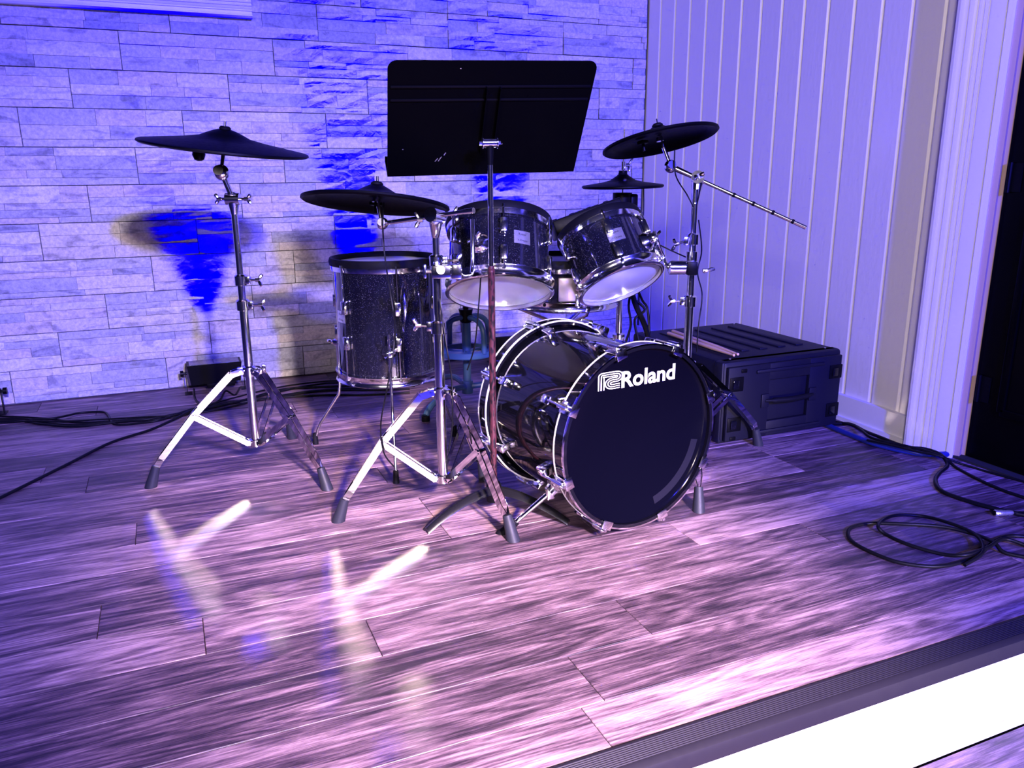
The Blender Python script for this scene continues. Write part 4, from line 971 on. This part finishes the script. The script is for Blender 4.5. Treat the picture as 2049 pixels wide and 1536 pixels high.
# ------------------------------------------------------------------ LED fixtures at the wall foot
for i, x in enumerate(UPLIGHTS):
    lab = ['black LED uplight cut off by the left edge of the picture', 'black LED uplight at the wall foot behind the leftmost cymbal stand', 'black LED uplight at the wall foot behind the floor tom', 'black LED uplight at the wall foot behind the kick drum'][i]
    y = WALLY-0.115; t = thing('led_uplight', lab, 'light', (x, y, 0), 'LED uplights along the stone wall')
    hw = 0.115; R_ = Matrix.Rotation(math.radians(8), 3, 'X')
    m = MB(); ang = Matrix.Translation((x, y, 0.092))
    sec = [(-0.040, -0.045), (0.040, -0.045), (0.052, 0.045), (-0.052, 0.045)]
    vs = [(x-hw+(0.010 if b < 0 else 0), y+a, 0.090+b) for a, b in sec]+[(x+hw-(0.010 if b < 0 else 0), y+a, 0.090+b) for a, b in sec]
    m.add(vs, [(0, 1, 2, 3), (7, 6, 5, 4), (0, 4, 5, 1), (1, 5, 6, 2), (2, 6, 7, 3), (3, 7, 4, 0)]); hs_ = m.build('housing', 'black', t, smooth=0)
    m = MB(); m.box((x, y, 0.1365), (2*hw-0.02, 0.085, 0.003)); m.build('lens_plate', 'dklens', hs_, smooth=0)
    m = MB(); m.box((x+0.02, y, 0.034), (0.12, 0.06, 0.026), bev=0.004); m.build('power_box', 'black', hs_)
    for s in (-1, 1):
        m = MB(); m.box((x+s*(hw+0.008), y, 0.051), (0.003, 0.022, 0.102)); m.box((x+s*(hw+0.004), y-0.01, 0.002), (0.03, 0.06, 0.003)); m.build('bracket_arm', 'black', t)
        m = MB(); m.cyl((x+s*(hw+0.002), y, 0.092), (x+s*(hw+0.016), y, 0.092), 0.006, 10); m.cyl((x+s*(hw+0.016), y, 0.092), (x+s*(hw+0.030), y, 0.092), 0.014, 14); m.build('tilt_knob', 'black', t)

# ------------------------------------------------------------------ cables
def floor_cable(pts, r, label, mat='cable', group=None, n=8, lift=None, cat='cable'):
    P = []
    for i, p in enumerate(pts):
        z = r+(p[2] if len(p) > 2 else 0); P.append(gz(p[0], p[1], z))
    m = MB(); m.tube(smoothpath(P, n), r, 8); o = m.build('cable', mat, smooth=60); return tag(o, label, cat, group)
G1 = 'cables lying along the foot of the stone wall'
floor_cable([(-15, 832), (40, 834), (100, 838), (160, 845), (230, 842), (310, 835), (372, 828), (430, 820), (520, 800), (600, 785), (680, 778), (760, 774), (830, 772)], 0.0045, 'black cable at the top of the bundle running along the wall foot', group=G1)
floor_cable([(-15, 838), (50, 838), (90, 846), (150, 850), (220, 846), (300, 840), (360, 832), (440, 812), (530, 790), (640, 768), (730, 765), (820, 768)], 0.0045, 'black cable in the middle of the bundle along the wall foot', group=G1)
floor_cable([(-15, 843), (40, 842), (90, 849), (160, 853), (240, 843, 0.006), (300, 838, 0.006), (370, 824, 0.004), (450, 806), (560, 795), (650, 790), (730, 790), (820, 785)], 0.0045, 'lowest black cable of the bundle along the wall foot', group=G1)
floor_cable([(60, 840, 0.006), (110, 836, 0.008), (160, 826), (205, 824), (217, 831), (222, 842, 0.004), (232, 849), (262, 848), (320, 840, 0.006), (372, 822, 0.006), (420, 812), (520, 800), (640, 782), (740, 780), (820, 778)], 0.0045, 'black cable with an upward loop in the bundle along the wall foot', group=G1)
floor_cable([(-12, 846), (20, 845), (60, 842, 0.006), (120, 843, 0.010), (200, 839, 0.009), (290, 834, 0.010), (350, 830, 0.009), (400, 815, 0.006), (470, 795), (560, 774), (660, 762), (760, 762), (830, 765)], 0.0035, 'thinnest black cable crossing over the bundle at the wall foot', group=G1)
floor_cable([(-15, 1003), (60, 966), (140, 926), (220, 886), (300, 860), (350, 838, 0.006), (390, 820, 0.012), (470, 805, 0.006), (560, 780), (640, 774), (740, 770), (825, 762)], 0.0055, 'single black cable slanting across the floor to the left picture edge')
floor_cable([(388, 778), (392, 800), (412, 812, 0.008), (440, 800), (452, 782), (470, 790), (480, 775)], 0.004, 'black cable curled below the LED uplight at the left stand')
floor_cable([(1630, 838), (1668, 856), (1700, 869), (1745, 886), (1800, 900), (1850, 908), (1895, 908), (1925, 900)], 0.0105, 'thick cable along the white baseboard, blue reflections in its colour', 'snake')
floor_cable([(1664, 848), (1700, 848), (1730, 862), (1760, 874, 0.016), (1810, 893, 0.020), (1850, 898, 0.020), (1880, 908, 0.016), (1893, 921, 0.010), (1895, 933), (1880, 946), (1872, 962), (1885, 982), (1930, 1000), (2000, 1020), (2060, 1032)], 0.0065, 'thick black cable running from the rack case past the casing into the room')
floor_cable([(1664, 842), (1712, 853, 0.01), (1745, 876, 0.022), (1800, 889, 0.024), (1850, 901, 0.024), (1890, 915, 0.018), (1912, 934), (1960, 960), (2010, 982), (2065, 1000)], 0.005, 'black cable crossing the floor just right of the casing, nearest the door')
floor_cable([(1735, 880, 0.018), (1790, 892, 0.024), (1840, 904, 0.022), (1880, 912, 0.022), (1930, 930), (1985, 946), (2065, 968)], 0.004, 'thin black cable at the door threshold')
floor_cable([(2065, 1075), (2020, 1072), (1985, 1085), (1965, 1105), (1925, 1124), (1870, 1133), (1800, 1125), (1745, 1105), (1708, 1085), (1697, 1068), (1705, 1055), (1740, 1047), (1810, 1048, 0.010), (1890, 1054, 0.010), (1960, 1072, 0.008), (1990, 1086, 0.012), (2010, 1105), (2065, 1117)], 0.005, 'outer loops of the black cable coiled on the floor at right')
floor_cable([(2065, 1096), (2010, 1078, 0.012), (1975, 1096, 0.014), (1930, 1110, 0.012), (1880, 1107), (1815, 1088), (1772, 1068), (1757, 1052, 0.012), (1770, 1038), (1800, 1030), (1850, 1033), (1900, 1046, 0.012), (1945, 1065, 0.014), (1965, 1085, 0.014), (1964, 1108, 0.013), (1930, 1130)], 0.005, 'inner loop of the black cable coiled on the floor at right')
# XLR connector
a, b = gz(1990, 1026, 0.010), gz(2036, 1025, 0.010); dv = (b-a).normalized()
xl = thing('cable_connector', 'silver microphone plug lying on the floor near the cable coil', 'plug', (a.x, a.y, 0))
m = MB(); m.lathe([(0.0001, 0), (0.0085, 0), (0.0095, 0.002), (0.0095, 0.022), (0.0088, 0.024), (0.0082, 0.045), (0.006, 0.052), (0.0001, 0.052)], 18, mat_z(a, dv)); m.build('barrel', 'badge', xl)
m = MB(); m.cyl(a+dv*0.05, b+dv*0.06-Vector((0, 0, 0.004)), 0.0045, 10); m.build('cable_tail', 'cable', xl)
m = MB(); m.lathe([(0.0001, -0.002), (0.0070, -0.002), (0.0070, 0.001)], 14, mat_z(a, dv)); m.build('pin_face', 'black', xl)
# cables on the kit
def air_cable(pts, r, label, group='leads hanging on the drum kit'):
    m = MB(); m.tube(smoothpath([dep(*p) for p in pts], 8), r, 6); return tag(m.build('cable', 'cable', smooth=60), label, 'cable', group)
dm = DM
air_cable([(768, 405, dm+0.02), (766, 455, dm+0.02), (771, 520, dm+0.02), (781, 585, dm), (790, 650, dm), (785, 720, dm), (772, 790, dm+0.02), (762, 850, dm+0.05), (768, 905, dm+0.1), (790, 935, dm+0.12)], 0.0022, 'black lead dropping from the middle cymbal pad past the floor tom')
air_cable([(962, 555, TOM_D-0.17), (958, 610, TOM_D-0.15), (950, 690, TOM_D-0.1), (935, 740, TOM_D-0.06)], 0.0022, 'black lead hanging under the larger rack tom')
air_cable([(880, 600, dm+0.03), (893, 690, dm+0.03), (904, 760, dm+0.04), (905, 850, dm+0.05), (897, 905, dm+0.06)], 0.0022, 'black lead running down the middle stand')
air_cable([(1350, 300, DR+0.0), (1352, 350, DR), (1375, 390, DR-0.02), (1388, 415, DR-0.015)], 0.0022, 'black lead from the tilted cymbal pad to its stand')
air_cable([(1398, 440, DR-0.01), (1404, 500, DR-0.02), (1396, 545, DR-0.02), (1405, 590, DR-0.01), (1398, 650, DR-0.01), (1394, 705, DR)], 0.0022, 'black lead running down the right stand')
air_cable([(1312, 486, 2.37), (1345, 502, 2.36), (1372, 514, DR-0.02)], 0.0022, 'black lead between the smaller tom and the right stand')
air_cable([(1288, 376, HD-0.02), (1288, 420, HD-0.02), (1285, 470, HD-0.02), (1290, 540, HD-0.02)], 0.0022, 'black lead hanging from the hi-hat pad')
